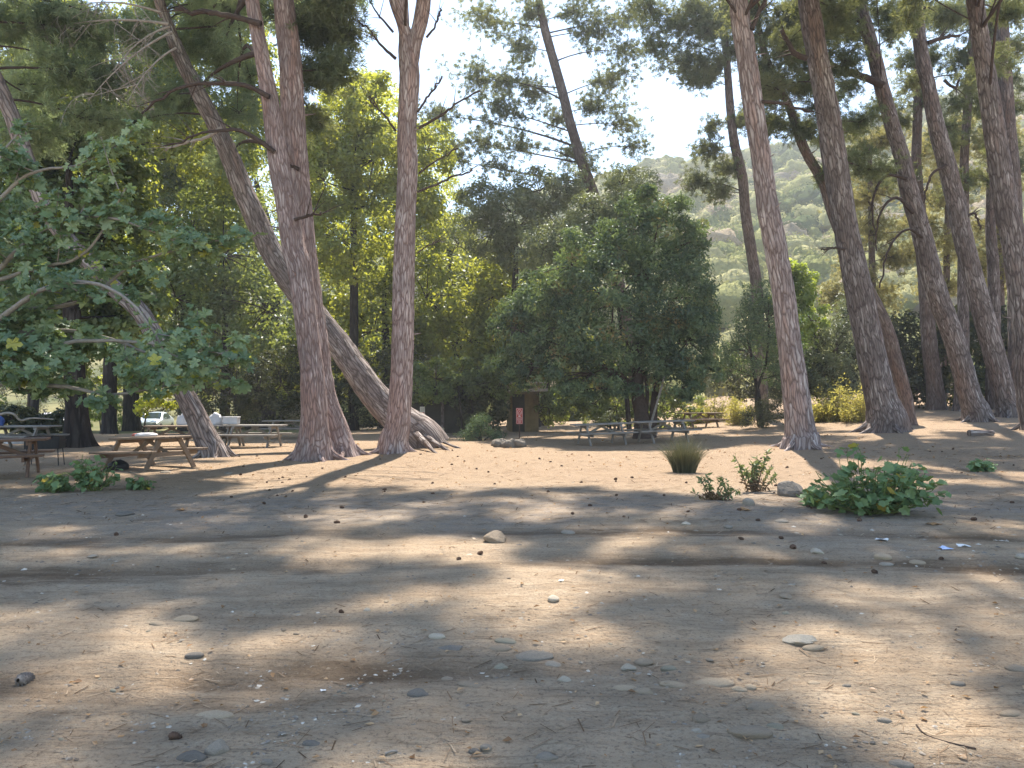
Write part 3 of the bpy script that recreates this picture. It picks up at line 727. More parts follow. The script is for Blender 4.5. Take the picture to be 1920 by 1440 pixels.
p7 = pine('thickest grey pine with pale flaky bark, leaning left past a thinner trunk', [(1663, 790, 72), (1657, 765, 62), (1650, 740, 56), (1629, 640, 49), (1609, 540, 47), (1588, 440, 42), (1581, 400, 42), (1565, 300, 43), (1550, 200, 40), (1532, 100, 38), (1515, 0, 36)], (1662, 809), 22, 'bark_grey', 'pine', nseg=56, ridge=.028, flare=(.3, .35, 5),
    clumps=cl((1575, 40, 50, 105, 1), (1545, 215, 44, 90, 1.5), (1600, 120, 47, 105, 2), (1620, 230, 40, 67, 3), (1640, 320, 38, 60, 3), (1600, 300, 38, 60, 3), (1470, 90, 50, 105, 2), (1440, 170, 42, 82, 2), (1500, 170, 40, 67, 2)), branches=[[(1513, 110, 11), (1490, 100, 10), (1478, 80, 8), (1465, 60, 6)], [(1585, 467, 5), (1560, 465, 4), (1540, 468, 3)]])
p7b = pine('thin brown pine bending left, foot pressed close behind the thickest trunk', [(1700, 770, 27), (1696, 740, 25), (1680, 680, 25), (1660, 610, 24), (1610, 510, 22), (1565, 410, 20), (1543, 343, 18), (1507, 277, 17), (1480, 200, 15), (1440, 117, 13), (1425, 60, 11)], (1702, 796), 23, 'bark_brown', 'pine', nseg=22, ridge=.012,
    clumps=cl((1440, 70, 56, 135, 0), (1410, 30, 44, 105, 0), (1485, 55, 50, 120, 0), (1465, 140, 42, 90, 0), (1420, 130, 42, 90, 0), (1500, 20, 50, 105, 0), (1520, 250, 38, 75, 0), (1450, 230, 38, 75, 0), (1500, 110, 50, 120, 0), (1430, 190, 38, 75, 0), (1555, 330, 33, 60, 0), (1490, 250, 33, 60, 0), (1540, 150, 44, 90, 0), (1570, 60, 44, 105, 0)))
p8 = pine('grey pine curving left, whose dark foot spreads on the right-hand bank', [(1829, 770, 46), (1818, 740, 39), (1790, 640, 36), (1753, 540, 37), (1727, 433, 33), (1707, 367, 32), (1692, 300, 28), (1672, 233, 26), (1654, 167, 25), (1638, 100, 24), (1610, 0, 22)], (1834, 789), 22, 'bark_grey', 'pine', nseg=40, ridge=.02, flare=(.3, .35, 5),
    branches=[[(1700, 335, 7), (1660, 330, 6), (1635, 380, 4), (1640, 430, 3)], [(1712, 400, 7), (1680, 370, 6), (1650, 400, 4), (1640, 470, 3)], [(1735, 450, 6), (1700, 430, 5), (1665, 470, 4), (1650, 540, 3)], [(1655, 160, 14), (1620, 145, 13), (1585, 132, 12), (1560, 120, 9), (1540, 100, 6)], [(1620, 45, 6), (1580, 25, 5), (1540, 10, 4)], [(1680, 320, 9), (1640, 320, 8), (1600, 318, 6)]],
    clumps=cl((1590, 70, 44, 82, 1), (1680, 60, 38, 60, 1), (1660, 30, 42, 75, 1), (1590, 170, 38, 60, 2), (1600, 240, 33, 52, 2)))
p9 = pine('tapering grey pine close to the frame edge, next to the curved one', [(1890, 760, 42), (1883, 740, 36), (1858, 640, 36), (1830, 540, 34), (1803, 433, 33), (1790, 367, 32), (1773, 300, 31), (1755, 233, 28), (1742, 167, 25), (1728, 100, 24), (1715, 0, 22)], (1894, 781), 22, 'bark_grey', 'pine', nseg=40, ridge=.02, flare=(.3, .35, 5),
    branches=[[(1800, 420, 6), (1825, 400, 5), (1840, 430, 3)], [(1775, 310, 6), (1745, 330, 5), (1730, 390, 3)], [(1740, 80, 8), (1770, 70, 7), (1800, 68, 5)], [(1770, 150, 6), (1790, 165, 5), (1800, 150, 4)]],
    clumps=cl((1765, 40, 44, 75, 1), (1800, 30, 44, 75, 1), (1700, 160, 33, 52, 1), (1830, 150, 38, 60, 1), (1780, 240, 31, 45, 2)))
p10 = pine('upright brown pine standing between the thick trunk and the curved grey one', [(1755, 745, 31), (1752, 720, 29), (1742, 640, 26), (1735, 540, 24), (1728, 440, 23), (1723, 367, 18), (1718, 300, 17), (1720, 233, 16), (1722, 150, 16), (1720, 60, 13)], (1757, 768), 24, 'bark_brown', 'pine', nseg=24, ridge=.014, clumps=cl((1700, 110, 33, 60, 0), (1740, 190, 33, 60, 0), (1690, 230, 33, 60, 0), (1750, 20, 49, 105, 0), (1680, 30, 49, 105, 0), (1760, 110, 38, 75, 0), (1650, 200, 38, 67, 0), (1690, 330, 40, 60, 0)))
p11 = pine('dark pine trunk half hidden behind the foot of the curved grey pine', [(1803, 740, 26), (1806, 600, 20), (1805, 500, 18), (1808, 400, 16), (1808, 300, 15), (1812, 233, 15), (1817, 150, 14), (1822, 80, 12)], (1802, 770), 25, 'bark_grey', 'pine', nseg=20, ridge=.012, clumps=cl((1840, 60, 44, 75, 0), (1800, 110, 38, 60, 0), (1850, 200, 38, 60, 0), (1790, 200, 35, 60, 0), (1800, 30, 49, 105, 0), (1780, 270, 33, 60, 0), (1840, 130, 40, 75, 0), (1790, 350, 38, 60, 0)))
p12 = pine('big grey pine leaving the picture at its edge, crossing in front of another', [(1932, 740, 46), (1925, 640, 42), (1912, 540, 41), (1898, 440, 40), (1888, 400, 39), (1873, 300, 37), (1858, 200, 34), (1843, 100, 30), (1827, 0, 27)], (1944, 806), 21, 'bark_grey', 'pine', nseg=40, ridge=.02, flare=(.3, .35, 5), clumps=cl((1890, 30, 44, 75, 1), (1870, 120, 38, 60, 2)))
p13 = pine('dark pine stem showing only above, hidden lower by the edge pine', [(1906, 640, 28), (1904, 500, 27), (1900, 350, 26), (1893, 267, 25), (1888, 200, 24), (1882, 100, 23), (1876, 0, 20)], (1905, 772), 23, 'bark_grey', 'pine', nseg=24, ridge=.014, clumps=cl((1910, 90, 44, 75, 1), (1900, 210, 38, 60, 2), (1915, 20, 44, 90, 1), (1860, 260, 38, 67, 1), (1900, 320, 40, 67, 1), (1880, 160, 40, 75, 1)))
p14 = pine('slender upright pine in shade, beyond the tapering grey trunk', [(1861, 720, 24), (1864, 600, 21), (1862, 500, 20), (1858, 440, 18), (1858, 367, 16), (1861, 250, 15), (1862, 150, 14), (1860, 30, 13)], (1862, 767), 25, 'bark_grey', 'pine', nseg=20, ridge=.012, clumps=cl((1880, 270, 38, 60, 0), (1840, 330, 33, 60, 0), (1850, 30, 44, 75, 0)))
# sunlit pines further up the slope, behind the right-hand trunks
def back_pine(label, bx, by, Y, lean_px, rows, H):
    b = at(bx, by, Y); b[2] = float(gz(b[0], b[1])) if Y < 52 else max(float(hill_z(np.array(b[0]), np.array(Y))), float(gz(b[0], b[1])))
    q = Pine(label, [(bx + lean_px * .2, by - 60, 13), (bx + lean_px * .6, by - 250, 11), (bx + lean_px, by - 430, 8)], b, H, 'bark_brown', 'pine_sunlit', nseg=12, ridge=.0, flare=(.3, .2, 5), group='sunlit pines on the slope', clumps=rows, tuftk=.9)
    PINES_BACK.append(q)
PINES_BACK = []
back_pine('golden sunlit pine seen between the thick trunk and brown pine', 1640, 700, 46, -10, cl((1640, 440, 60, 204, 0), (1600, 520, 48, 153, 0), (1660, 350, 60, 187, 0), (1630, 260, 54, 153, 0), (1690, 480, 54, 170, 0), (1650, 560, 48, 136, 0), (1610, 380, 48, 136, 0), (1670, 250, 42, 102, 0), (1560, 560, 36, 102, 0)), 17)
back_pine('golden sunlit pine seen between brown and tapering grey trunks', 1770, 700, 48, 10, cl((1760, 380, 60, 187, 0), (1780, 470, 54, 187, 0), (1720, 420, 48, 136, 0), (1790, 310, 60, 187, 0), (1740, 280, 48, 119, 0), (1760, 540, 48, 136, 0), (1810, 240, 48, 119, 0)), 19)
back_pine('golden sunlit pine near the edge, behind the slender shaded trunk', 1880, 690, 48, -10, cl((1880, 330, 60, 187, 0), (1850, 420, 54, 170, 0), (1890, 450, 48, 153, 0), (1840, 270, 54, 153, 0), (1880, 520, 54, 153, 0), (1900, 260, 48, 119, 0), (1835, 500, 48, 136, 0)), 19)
#back_pine('pale sunlit pine far behind the oak, its crown near the gap', 960, 700, 52, 10, cl((960, 360, 48, 153, 0), (1010, 340, 42, 119, 0), (930, 420, 48, 136, 0), (1000, 410, 54, 153, 0), (1060, 380, 42, 102, 0), (900, 470, 42, 102, 0)), 17)

# off-picture crowns: spread needle clumps where the photo's ground lies in shade
def shade_canopy():
    n = 0
    for gy in np.arange(2.2, 25.0, .78):
        for gx in np.arange(-15, 15.5, .78):
            x, y = gx + rng.uniform(-.3, .3), gy + rng.uniform(-.3, .3)
            px, py = project(np.array([x, y, float(gz(x, y))]))
            v = lit_at(px, py)
            if v < 1.2: continue
            keep = .83
            if y > 13.5: keep = .5 if x > 4 else (.7 if x < -5 else .2)
            if v < 2.0: keep *= .65
            if rng.random() > keep: continue
            h = rng.uniform(16.5, 22.0)
            c = np.array([x, y, 0]) + SUN * (h / SUN[2])
            u, vv = project(c)
            if any(((u - a) / rx) ** 2 + ((vv - b) / ry) ** 2 < 1.6 for a, b, rx, ry in SKY): continue
            if 640 < u < 860 and 0 < vv < 160: continue
            if 0 < vv < 1440 and not (0 < u < 660 or 820 < u < 1210 or u > 1210): continue
            if vv > 60: continue
            best = min(PINES, key=lambda p: np.hypot(p.P[-2, 0] - c[0], p.P[-2, 1] - c[1]))
            best.extra.append((c, rng.uniform(.5, .75), 66)); n += 1
    return n
shade_canopy()
for p in PINES + PINES_BACK: p.build()

# rope round the slanted trunk
mb = MB(); q = np.array([*at(354, 750, pl1.base[1])]); axis = unit(pl1.P[4, :3] - pl1.P[2, :3])
a1 = unit(np.cross(axis, [0, 1, 0])); a2 = np.cross(axis, a1)
th = np.linspace(0, 2 * np.pi, 40); rr = .225
sweep(mb, q + rr * (np.cos(th)[:, None] * a1 + np.sin(th)[:, None] * a2) + np.array([0, 0, 1.]) * .04 * np.sin(th * 2)[:, None], .014, 6, cap=False)
tag(mb.build('rope', M['rope'], None), 'thin pale rope tied around the slanted trunk', 'rope')

# ================================================================== broadleaved trees, shrubs
def crown_fill(mb, lobes, Y, n, size, tmpl, depth=1.0, sub=.42, up=.35, per=55, mi=0, sun_tone=0.0):
    """lobes: (px, py, rx_px, ry_px[, dy]) -> leaf clusters scattered through each ellipsoid. Returns lobe centres."""
    area = sum(l[2] * l[3] for l in lobes); cs = []; contrast = .17 if per < 100 else .24
    for l in lobes:
        dy = l[4] if len(l) > 4 else rng.uniform(-.6, .6)
        Yl = Y + dy; c = at(l[0], l[1], Yl); rx, rz = l[2] * Yl / F, l[3] * Yl / F; ry = (rx + rz) / 2 * depth
        nl = int(n * l[2] * l[3] / area); ns = max(5, int(nl / per))
        d = rsphere(ns); rad = rng.uniform(.35, 1.0, (ns, 1)) ** .55
        C = c + d * rad * [rx, ry, rz]
        k = nl // ns + 1
        rs = sub * (rx * rz) ** .25 * rng.uniform(.6, 1.3, ns)
        e = rsphere(ns * k); q = rng.uniform(.2, 1.0, (ns * k, 1)) ** .6
        P = np.repeat(C, k, 0) + e * q * np.repeat(rs, k)[:, None] * [1, 1, .72]
        P = P[np.hypot(P[:, 0], P[:, 1]) > 2]
        m = len(P)
        N = e[:m] * .55 + np.repeat(d, k, 0)[:m] * .35 + rsphere(m) * .55 + [0, 0, up]
        tone = np.repeat(np.clip(.45 + sun_tone + rng.normal(size=ns) * contrast, .02, .98), k)[:m] + rng.normal(size=m) * .13  # tint shifted lighter for crowns meant to look sunlit
        leaves(mb, P, N, size * rng.uniform(.65, 1.25, m), tmpl, mi, np.clip(tone, 0, 1))
        for i in range(min(ns, 9)):
            a = c + (C[i] - c) * .05
            sweep(mb, bez(a, (a + C[i]) / 2 + [0, 0, .1 * rz], C[i], 6), np.linspace(.012 + .012 * rx, .006, 6), 4, 1, cap=False)
        cs.append((c, max(rx, rz)))
    return cs

def broad(name, label, cat, base, lobes, n, size, mat, bark='bark_dark', tmpl=LEAF_Q, Y=None, trunks=(), group=None, depth=1.0, sub=.42, up=.35, limb=.05, ridge=.02, twig='twig_dark', sun_tone=0.0, flare=(.3, .4, 5), limbs=True, per=55):
    b = ground(*base) if len(base) == 2 else np.array(base, float)
    Y = b[1] if Y is None else Y
    root = thing(name, label, cat, b, group=group)
    cr = MB(); cs = crown_fill(cr, lobes, Y, n, size, tmpl, depth, sub, up, per=per, sun_tone=sun_tone)
    tr = MB(); paths = []
    for k, tp in enumerate(trunks):
        pp = np.array([[*at(px, py, Y + dy), w / 2 / F * Y] for px, py, w, dy in [(*q, 0) if len(q) == 3 else q for q in tp]])
        if k == 0 or abs(pp[0, 2] - b[2]) < 1.0: pp[0, 2] = min(pp[0, 2], float(gz(pp[0, 0], pp[0, 1])) - .1)
        q = spline(pp, max(16, int(np.linalg.norm(pp[-1, :3] - pp[0, :3]) / .1)))
        sweep(tr, q[:, :3], np.maximum(q[:, 3], .01), 24 if q[0, 3] > .12 else 10, 0, bark=ridge if q[0, 3] > .12 else 0, flare=flare if k == 0 else None, seed=k + int(b[0] * 7) % 50)
        paths.append(q)
    if not trunks:
        top = np.mean([c for c, _ in cs], 0)
        q = np.linspace([*b, limb * 1.4], [*(b + (top - b) * .9), limb * .5], 12); q[0, 2] -= .1
        sweep(tr, q[:, :3], q[:, 3], 8, 0); paths.append(q)
    if limbs:
        allp = np.concatenate(paths)
        for c, r in cs:
            i = int(np.argmin(np.linalg.norm(allp[:, :3] - c, axis=1) + .6 * np.maximum(0, allp[:, 2] - c[2] + .3)))
            a = allp[i, :3]; ln = np.linalg.norm(c - a)
            if ln < .3: continue
            m = (a + c) / 2 + rng.normal(size=3) * .07 * ln + [0, 0, -.05 * ln]
            sweep(tr, bez(a, m, c, 10), np.linspace(min(allp[i, 3] * .55, .03 + .012 * ln), .015, 10), 7, 0)
    tr.build('trunk', M[bark], root, b)
    cr.build('crown', [M[mat], M[twig]], root, b)
    return root

G = 'broadleaved trees behind the picnic ground'
broad('plane_tree', 'tall plane tree glowing yellow green between the red stems and forked pine', 'tree', (672, 796), [(640, 300, 105, 120), (700, 215, 75, 85), (610, 430, 90, 110), (690, 470, 80, 110), (800, 320, 65, 80), (720, 330, 90, 90), (660, 160, 45, 40), (700, 590, 70, 80), (640, 600, 60, 70), (810, 250, 40, 45), (640, 210, 40, 60)], 70000, .21, 'plane_gold_lit', sun_tone=.10, trunks=[[(672, 796, 22), (676, 700, 19), (672, 560, 15), (668, 420, 11), (672, 300, 6)]], group=G, tmpl=LEAF_PL, sub=.38)
broad('plane_tree', 'green plane tree just right of the forked pine, darker toward its foot', 'tree', (866, 792), [(830, 520, 85, 110), (870, 610, 75, 90), (800, 640, 65, 90), (835, 410, 60, 70), (900, 700, 60, 50), (790, 480, 45, 80), (900, 540, 50, 80), (820, 700, 70, 34), (860, 460, 50, 60), (880, 715, 70, 30), (930, 705, 40, 34)], 38000, .17, 'plane', trunks=[[(874, 796, 28), (870, 720, 26), (858, 660, 20), (850, 560, 14), (840, 440, 7)], [(874, 720, 14), (895, 660, 10), (910, 600, 6)]], group=G, tmpl=LEAF_PL, sub=.36)
broad('plane_tree', 'massive dark two-limbed plane trunk left of the crossing red stems', 'tree', (485, 808), [(480, 560, 110, 110), (400, 480, 110, 90), (530, 680, 60, 70), (340, 600, 80, 80), (585, 640, 50, 90), (450, 350, 100, 100), (340, 370, 100, 100), (430, 650, 60, 60), (560, 420, 40, 120), (310, 480, 70, 80), (270, 700, 60, 50), (380, 720, 55, 30)], 56000, .19, 'plane', trunks=[[(487, 806, 66), (487, 780, 58), (492, 720, 52), (500, 640, 40), (510, 540, 30), (505, 440, 18), (480, 340, 8)], [(470, 790, 22), (440, 730, 22), (415, 660, 19), (390, 590, 16), (365, 540, 14), (340, 470, 9)], [(400, 620, 12), (405, 540, 10), (415, 470, 7)]], group=G, tmpl=LEAF_PL, sub=.36)
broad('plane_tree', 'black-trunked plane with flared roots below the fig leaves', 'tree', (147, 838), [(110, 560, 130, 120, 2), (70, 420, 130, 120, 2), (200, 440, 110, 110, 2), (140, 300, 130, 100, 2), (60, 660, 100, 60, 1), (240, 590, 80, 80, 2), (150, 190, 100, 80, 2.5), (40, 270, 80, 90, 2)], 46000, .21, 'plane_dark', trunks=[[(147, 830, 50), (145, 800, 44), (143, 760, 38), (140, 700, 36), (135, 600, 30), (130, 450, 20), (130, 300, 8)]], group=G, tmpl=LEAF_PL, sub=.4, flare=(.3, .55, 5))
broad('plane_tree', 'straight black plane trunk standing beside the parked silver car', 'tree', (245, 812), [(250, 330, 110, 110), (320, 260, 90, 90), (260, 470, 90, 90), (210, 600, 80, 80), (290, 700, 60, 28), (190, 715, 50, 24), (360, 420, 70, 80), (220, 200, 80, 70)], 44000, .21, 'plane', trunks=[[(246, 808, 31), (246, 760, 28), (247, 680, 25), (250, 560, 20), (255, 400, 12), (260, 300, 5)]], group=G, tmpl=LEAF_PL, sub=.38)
broad('plane_tree', 'dark plane trunk standing close behind the rope-tied slanted pine', 'tree', (350, 812), [(380, 300, 90, 90), (430, 480, 70, 80), (330, 520, 70, 80), (360, 640, 60, 50), (460, 250, 60, 70)], 30000, .21, 'plane_dark', trunks=[[(351, 812, 34), (350, 770, 30), (348, 700, 25), (352, 560, 18), (370, 400, 9)]], group=G, tmpl=LEAF_PL)
for lab, bx, rows, n, mt in (
    ('large dark tree mass beyond the car park, leftmost of the far trees', 60, [(40, 480, 120, 140), (120, 600, 110, 90), (20, 640, 90, 80), (140, 420, 100, 100), (60, 300, 110, 110), (10, 160, 90, 90)], 15000, 'plane_dark'),
    ('large dark tree far behind the two-limbed plane trunk', 420, [(420, 480, 120, 130), (330, 560, 110, 110), (500, 580, 110, 100), (420, 680, 130, 60), (300, 680, 90, 60), (540, 690, 80, 50), (420, 350, 90, 90)], 19000, 'plane_dark'),
    ('large dark tree far behind the forked red pine', 720, [(700, 620, 110, 110), (800, 560, 100, 110), (620, 680, 90, 70), (760, 700, 110, 50), (880, 640, 80, 90), (650, 520, 80, 90), (760, 440, 80, 80)], 19000, 'plane'),
    ('shadowy broadleaved tree far behind the little board hut', 1020, [(960, 540, 80, 80), (1010, 640, 90, 70), (930, 660, 70, 70), (1080, 680, 70, 50), (1040, 560, 70, 60), (920, 560, 50, 60), (960, 700, 60, 40)], 16000, 'plane')):
    broad('tree', lab, 'tree', (*at(bx, 760, 47)[:2], float(gz(*at(bx, 760, 47)[:2]))), rows, n, .30, mt, trunks=[[(bx, 775, 20), (bx + 4, 680, 16), (bx, 520, 7)]], group='far trees closing the clearing', sub=.5, depth=.8)

broad('tree', 'soft olive green tree filling the gap left of the pale oak top', 'tree', (*at(960, 770, 44)[:2], 0.2), [(960, 400, 60, 60), (1010, 360, 55, 45), (920, 440, 55, 50), (1040, 420, 50, 50), (900, 380, 45, 50), (980, 470, 70, 50), (1060, 350, 40, 35)], 24000, .22, 'oak_pale', trunks=[[(962, 775, 20), (965, 600, 15), (968, 430, 6)]], tmpl=LEAF_N, sub=.45)
broad('plane_tree', 'lofty pale green tree filling the sky behind the rope-tied pine and fig', 'tree', (*at(200, 770, 44)[:2], -.5), [(200, 130, 120, 100), (90, 200, 110, 100), (300, 180, 100, 100), (400, 260, 90, 100), (20, 100, 90, 100), (330, 60, 100, 80), (150, 330, 120, 90), (480, 180, 70, 90), (120, 40, 100, 60), (440, 80, 70, 70)], 46000, .27, 'plane', trunks=[[(205, 780, 26), (208, 560, 20), (205, 300, 9)]], group=G, tmpl=LEAF_Q, sub=.5)
broad('plane_tree', 'lofty golden green tree closing the gap between the red stems and the forked pine', 'tree', (*at(660, 770, 42)[:2], 0), [(640, 240, 70, 80), (700, 300, 80, 80), (610, 340, 60, 80), (690, 190, 50, 60), (800, 280, 55, 60), (640, 450, 70, 90), (760, 380, 70, 70), (590, 260, 40, 60)], 26000, .25, 'plane', sun_tone=.12, trunks=[[(662, 778, 20), (664, 560, 15), (662, 300, 6)]], group=G, tmpl=LEAF_Q, sub=.45)
oak = broad('evergreen_oak', 'dense dark evergreen oak, cone shaped, behind the joined grey tables', 'tree', (1208, 822), [(1150, 570, 120, 130), (1255, 560, 90, 130), (1070, 620, 95, 105), (1210, 440, 85, 75), (1240, 385, 46, 40), (1010, 575, 65, 80), (1290, 640, 70, 80), (1110, 700, 110, 42), (975, 620, 55, 75), (1070, 500, 70, 70), (1000, 690, 55, 40), (1310, 560, 34, 70), (1160, 470, 60, 60), (1260, 690, 90, 30), (1290, 455, 40, 60), (1120, 728, 90, 22), (1275, 728, 70, 20), (1320, 700, 45, 30), (955, 690, 34, 26)], 84000, .18, 'oak', 'twig_dark',
    trunks=[[(1206, 820, 34), (1203, 780, 28), (1195, 730, 24), (1200, 640, 16), (1215, 500, 8)], [(1193, 735, 14), (1165, 705, 11), (1130, 685, 8), (1100, 660, 5)], [(1222, 818, 16), (1228, 740, 13), (1240, 640, 8)], [(1205, 800, 8), (1212, 720, 7), (1175, 640, 5)]], tmpl=LEAF_N, sub=.40, per=130, up=.15, limb=.06, flare=(.25, .4, 5), ridge=.008)
b = MB(); q = np.linspace(at(1219, 800, oak.location.y - 1), at(1246, 706, oak.location.y - 1.2), 8); sweep(b, q, np.linspace(.05, .035, 8), 8)
b.build('branch', M['twig_fig'], oak, oak.location)
broad('evergreen_oak', 'pale sunlit oak top rising behind the dark cone-shaped oak', 'tree', (*at(1180, 770, 36)[:2], 0.2), [(1175, 410, 50, 60), (1140, 450, 60, 60), (1205, 345, 34, 40), (1080, 455, 70, 55), (1275, 470, 34, 60), (1165, 345, 30, 40), (1020, 470, 55, 60), (1110, 400, 45, 40)], 30000, .17, 'oak_pale', 'bark_dark', tmpl=LEAF_N, limb=.09)  # paler leaf colour stands in for sunlight on this crown

# right-hand understorey
G2 = 'shrubs and young trees under the right-hand pines'
broad('young_tree', 'slim young tree with two thin stems left of the isolated pinkish pine', 'tree', (1424, 800), [(1440, 600, 55, 60), (1405, 660, 50, 50), (1470, 640, 45, 70), (1430, 560, 40, 40), (1375, 690, 34, 30), (1470, 700, 35, 40), (1400, 610, 36, 36)], 13000, .15, 'oak', trunks=[[(1428, 798, 9), (1424, 750, 8), (1412, 690, 6), (1405, 640, 4)], [(1424, 790, 8), (1418, 740, 6), (1436, 680, 5), (1442, 610, 3)]], group=G2, tmpl=LEAF_N, flare=None)
broad('shrub', 'black green round bush at the young tree stems', 'shrub', (1430, 801), [(1425, 775, 42, 24), (1455, 765, 30, 34), (1405, 785, 22, 16)], 4500, .10, 'dark_shrub', group=G2, tmpl=LEAF_N)
broad('young_tree', 'leafy light green small tree between the isolated and thickest pines', 'tree', (1575, 770), [(1570, 650, 36, 70), (1545, 700, 40, 50), (1590, 590, 24, 44), (1530, 640, 34, 60), (1520, 730, 40, 30), (1585, 720, 30, 40)], 12000, .16, 'oak_pale', group=G2, tmpl=LEAF_N, limb=.05)
broad('young_tree', 'bright lime green treetop catching sun behind the isolated pine', 'tree', (*at(1500, 770, 42)[:2], 1.2), [(1500, 530, 34, 34), (1490, 570, 40, 40), (1520, 600, 36, 40), (1480, 510, 20, 24)], 5000, .22, 'bright', group=G2, limb=.06)
broad('shrub', 'dark leafy mass filling the gap behind the light green small tree', 'shrub', (*at(1540, 770, 44)[:2], 1.2), [(1500, 660, 60, 60), (1540, 700, 70, 50), (1460, 690, 60, 60), (1390, 700, 60, 50), (1600, 640, 40, 60)], 9000, .24, 'dark_shrub', group=G2)
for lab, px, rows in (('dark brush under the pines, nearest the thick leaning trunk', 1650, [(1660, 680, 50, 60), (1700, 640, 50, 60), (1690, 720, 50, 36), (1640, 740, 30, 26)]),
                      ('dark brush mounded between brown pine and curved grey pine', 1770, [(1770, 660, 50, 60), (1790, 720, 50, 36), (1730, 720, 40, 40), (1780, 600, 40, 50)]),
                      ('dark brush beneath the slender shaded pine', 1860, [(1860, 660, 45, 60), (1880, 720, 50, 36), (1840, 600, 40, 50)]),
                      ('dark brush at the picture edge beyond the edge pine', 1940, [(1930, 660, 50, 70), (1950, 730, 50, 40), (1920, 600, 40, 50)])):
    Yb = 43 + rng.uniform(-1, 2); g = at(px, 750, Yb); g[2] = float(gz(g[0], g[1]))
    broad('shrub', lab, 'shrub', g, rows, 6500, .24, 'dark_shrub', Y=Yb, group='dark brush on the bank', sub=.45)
for lab, px, py, rows in (
    ('feathery yellow green bush between oak and young tree', 1325, 792, [(1310, 765, 34, 24), (1345, 760, 34, 28), (1290, 775, 24, 16)]),
    ('feathery yellow bush just beside the black green round bush', 1385, 796, [(1380, 768, 26, 28), (1395, 780, 22, 18)]),
    ('wide feathery lime bush at the isolated pine foot', 1555, 790, [(1545, 755, 34, 34), (1575, 760, 34, 30), (1530, 772, 26, 20)]),
    ('feathery straw yellow bush against the thickest pine foot', 1605, 790, [(1600, 750, 28, 38), (1620, 765, 26, 26), (1590, 775, 24, 16)])):
    b = ground(px, py); root = thing('broom_shrub', lab, 'shrub', b, group='feathery yellow bushes')
    mb = MB(); sm = MB()
    for cx, cy, rx, ry in rows:
        for _ in range(46):
            e = at(cx + rng.normal() * rx * .5, cy + rng.normal() * ry * .5, b[1] + rng.normal() * .5)
            a = np.array([b[0] + (e[0] - b[0]) * .55, b[1] + (e[1] - b[1]) * .6, 0]); a[2] = float(gz(a[0], a[1])) - .02
            w = bez(a, (a + e) / 2 + rng.normal(size=3) * .06, e, 6); sweep(sm, w, np.linspace(.009, .003, 6), 4, cap=False)
            tt = rng.uniform(.25, 1.05, 46); P = np.stack([np.interp(tt, np.linspace(0, 1, 6), w[:, j]) for j in range(3)], -1) + rng.normal(size=(46, 3)) * .09
            leaves(mb, P, rsphere(46) + [0, 0, .3], .13 * rng.uniform(.6, 1.3, 46), LEAF_N, 0, np.clip(.5 + rng.normal() * .2 + rng.normal(size=46) * .15, 0, 1))
    sm.build('stem', M['stem_dry'], root, b); mb.build('leafage', M['broom'], root, b)

# shade hedge and bushes at the back of the clearing
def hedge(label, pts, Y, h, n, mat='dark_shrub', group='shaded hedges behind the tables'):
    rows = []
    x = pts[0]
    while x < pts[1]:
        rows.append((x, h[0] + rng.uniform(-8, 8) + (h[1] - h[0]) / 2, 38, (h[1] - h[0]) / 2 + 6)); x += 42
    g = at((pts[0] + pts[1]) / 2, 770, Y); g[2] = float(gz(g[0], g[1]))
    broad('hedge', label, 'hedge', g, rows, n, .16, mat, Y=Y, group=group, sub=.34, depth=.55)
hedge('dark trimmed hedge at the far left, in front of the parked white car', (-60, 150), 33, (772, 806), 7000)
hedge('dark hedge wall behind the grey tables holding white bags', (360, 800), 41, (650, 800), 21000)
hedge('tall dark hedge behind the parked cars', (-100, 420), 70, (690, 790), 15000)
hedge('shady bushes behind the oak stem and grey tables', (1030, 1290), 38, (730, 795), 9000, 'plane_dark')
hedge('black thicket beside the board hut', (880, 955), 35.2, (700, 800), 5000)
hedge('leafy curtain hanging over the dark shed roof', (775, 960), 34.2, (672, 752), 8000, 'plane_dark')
broad('shrub', 'rounded low green bush left of the red sign', 'shrub', (900, 826), [(900, 802, 26, 22), (880, 815, 26, 12), (925, 815, 24, 12), (905, 788, 14, 10)], 4200, .085, 'oak', tmpl=LEAF_N)
broad('shrub', 'small pale leafed sapling at the hut corner', 'shrub', (998, 800), [(996, 785, 10, 16), (985, 745, 16, 8), (1002, 770, 8, 10)], 500, .13, 'oak_pale', trunks=[[(996, 800, 3), (985, 760, 2.5), (981, 720, 2)]], flare=None)
broad('young_tree', 'thin dark upright trunk standing between hut and oak', 'tree', (1007, 800), [(1000, 690, 40, 26), (980, 660, 40, 40), (1030, 670, 40, 40), (1000, 620, 36, 40)], 7000, .14, 'oak', trunks=[[(1007, 799, 13), (1007, 770, 11), (1006, 720, 10), (1008, 650, 7)], [(1006, 735, 5), (990, 705, 4), (975, 690, 3)]], tmpl=LEAF_N, flare=(.2, .3, 5))
broad('shrub', 'bright leafed bush between thin trunk and oak, lit from behind', 'shrub', (1035, 795), [(1035, 745, 20, 22), (1050, 770, 18, 18), (1025, 765, 14, 16)], 1500, .15, 'bright')
broad('shrub', 'low pale green bush behind the left joined grey table', 'shrub', (1145, 808), [(1145, 786, 22, 11), (1160, 780, 14, 10), (1125, 792, 14, 8)], 1500, .10, 'oak_pale', tmpl=LEAF_N)
b = ground(1098, 806); mb = MB()
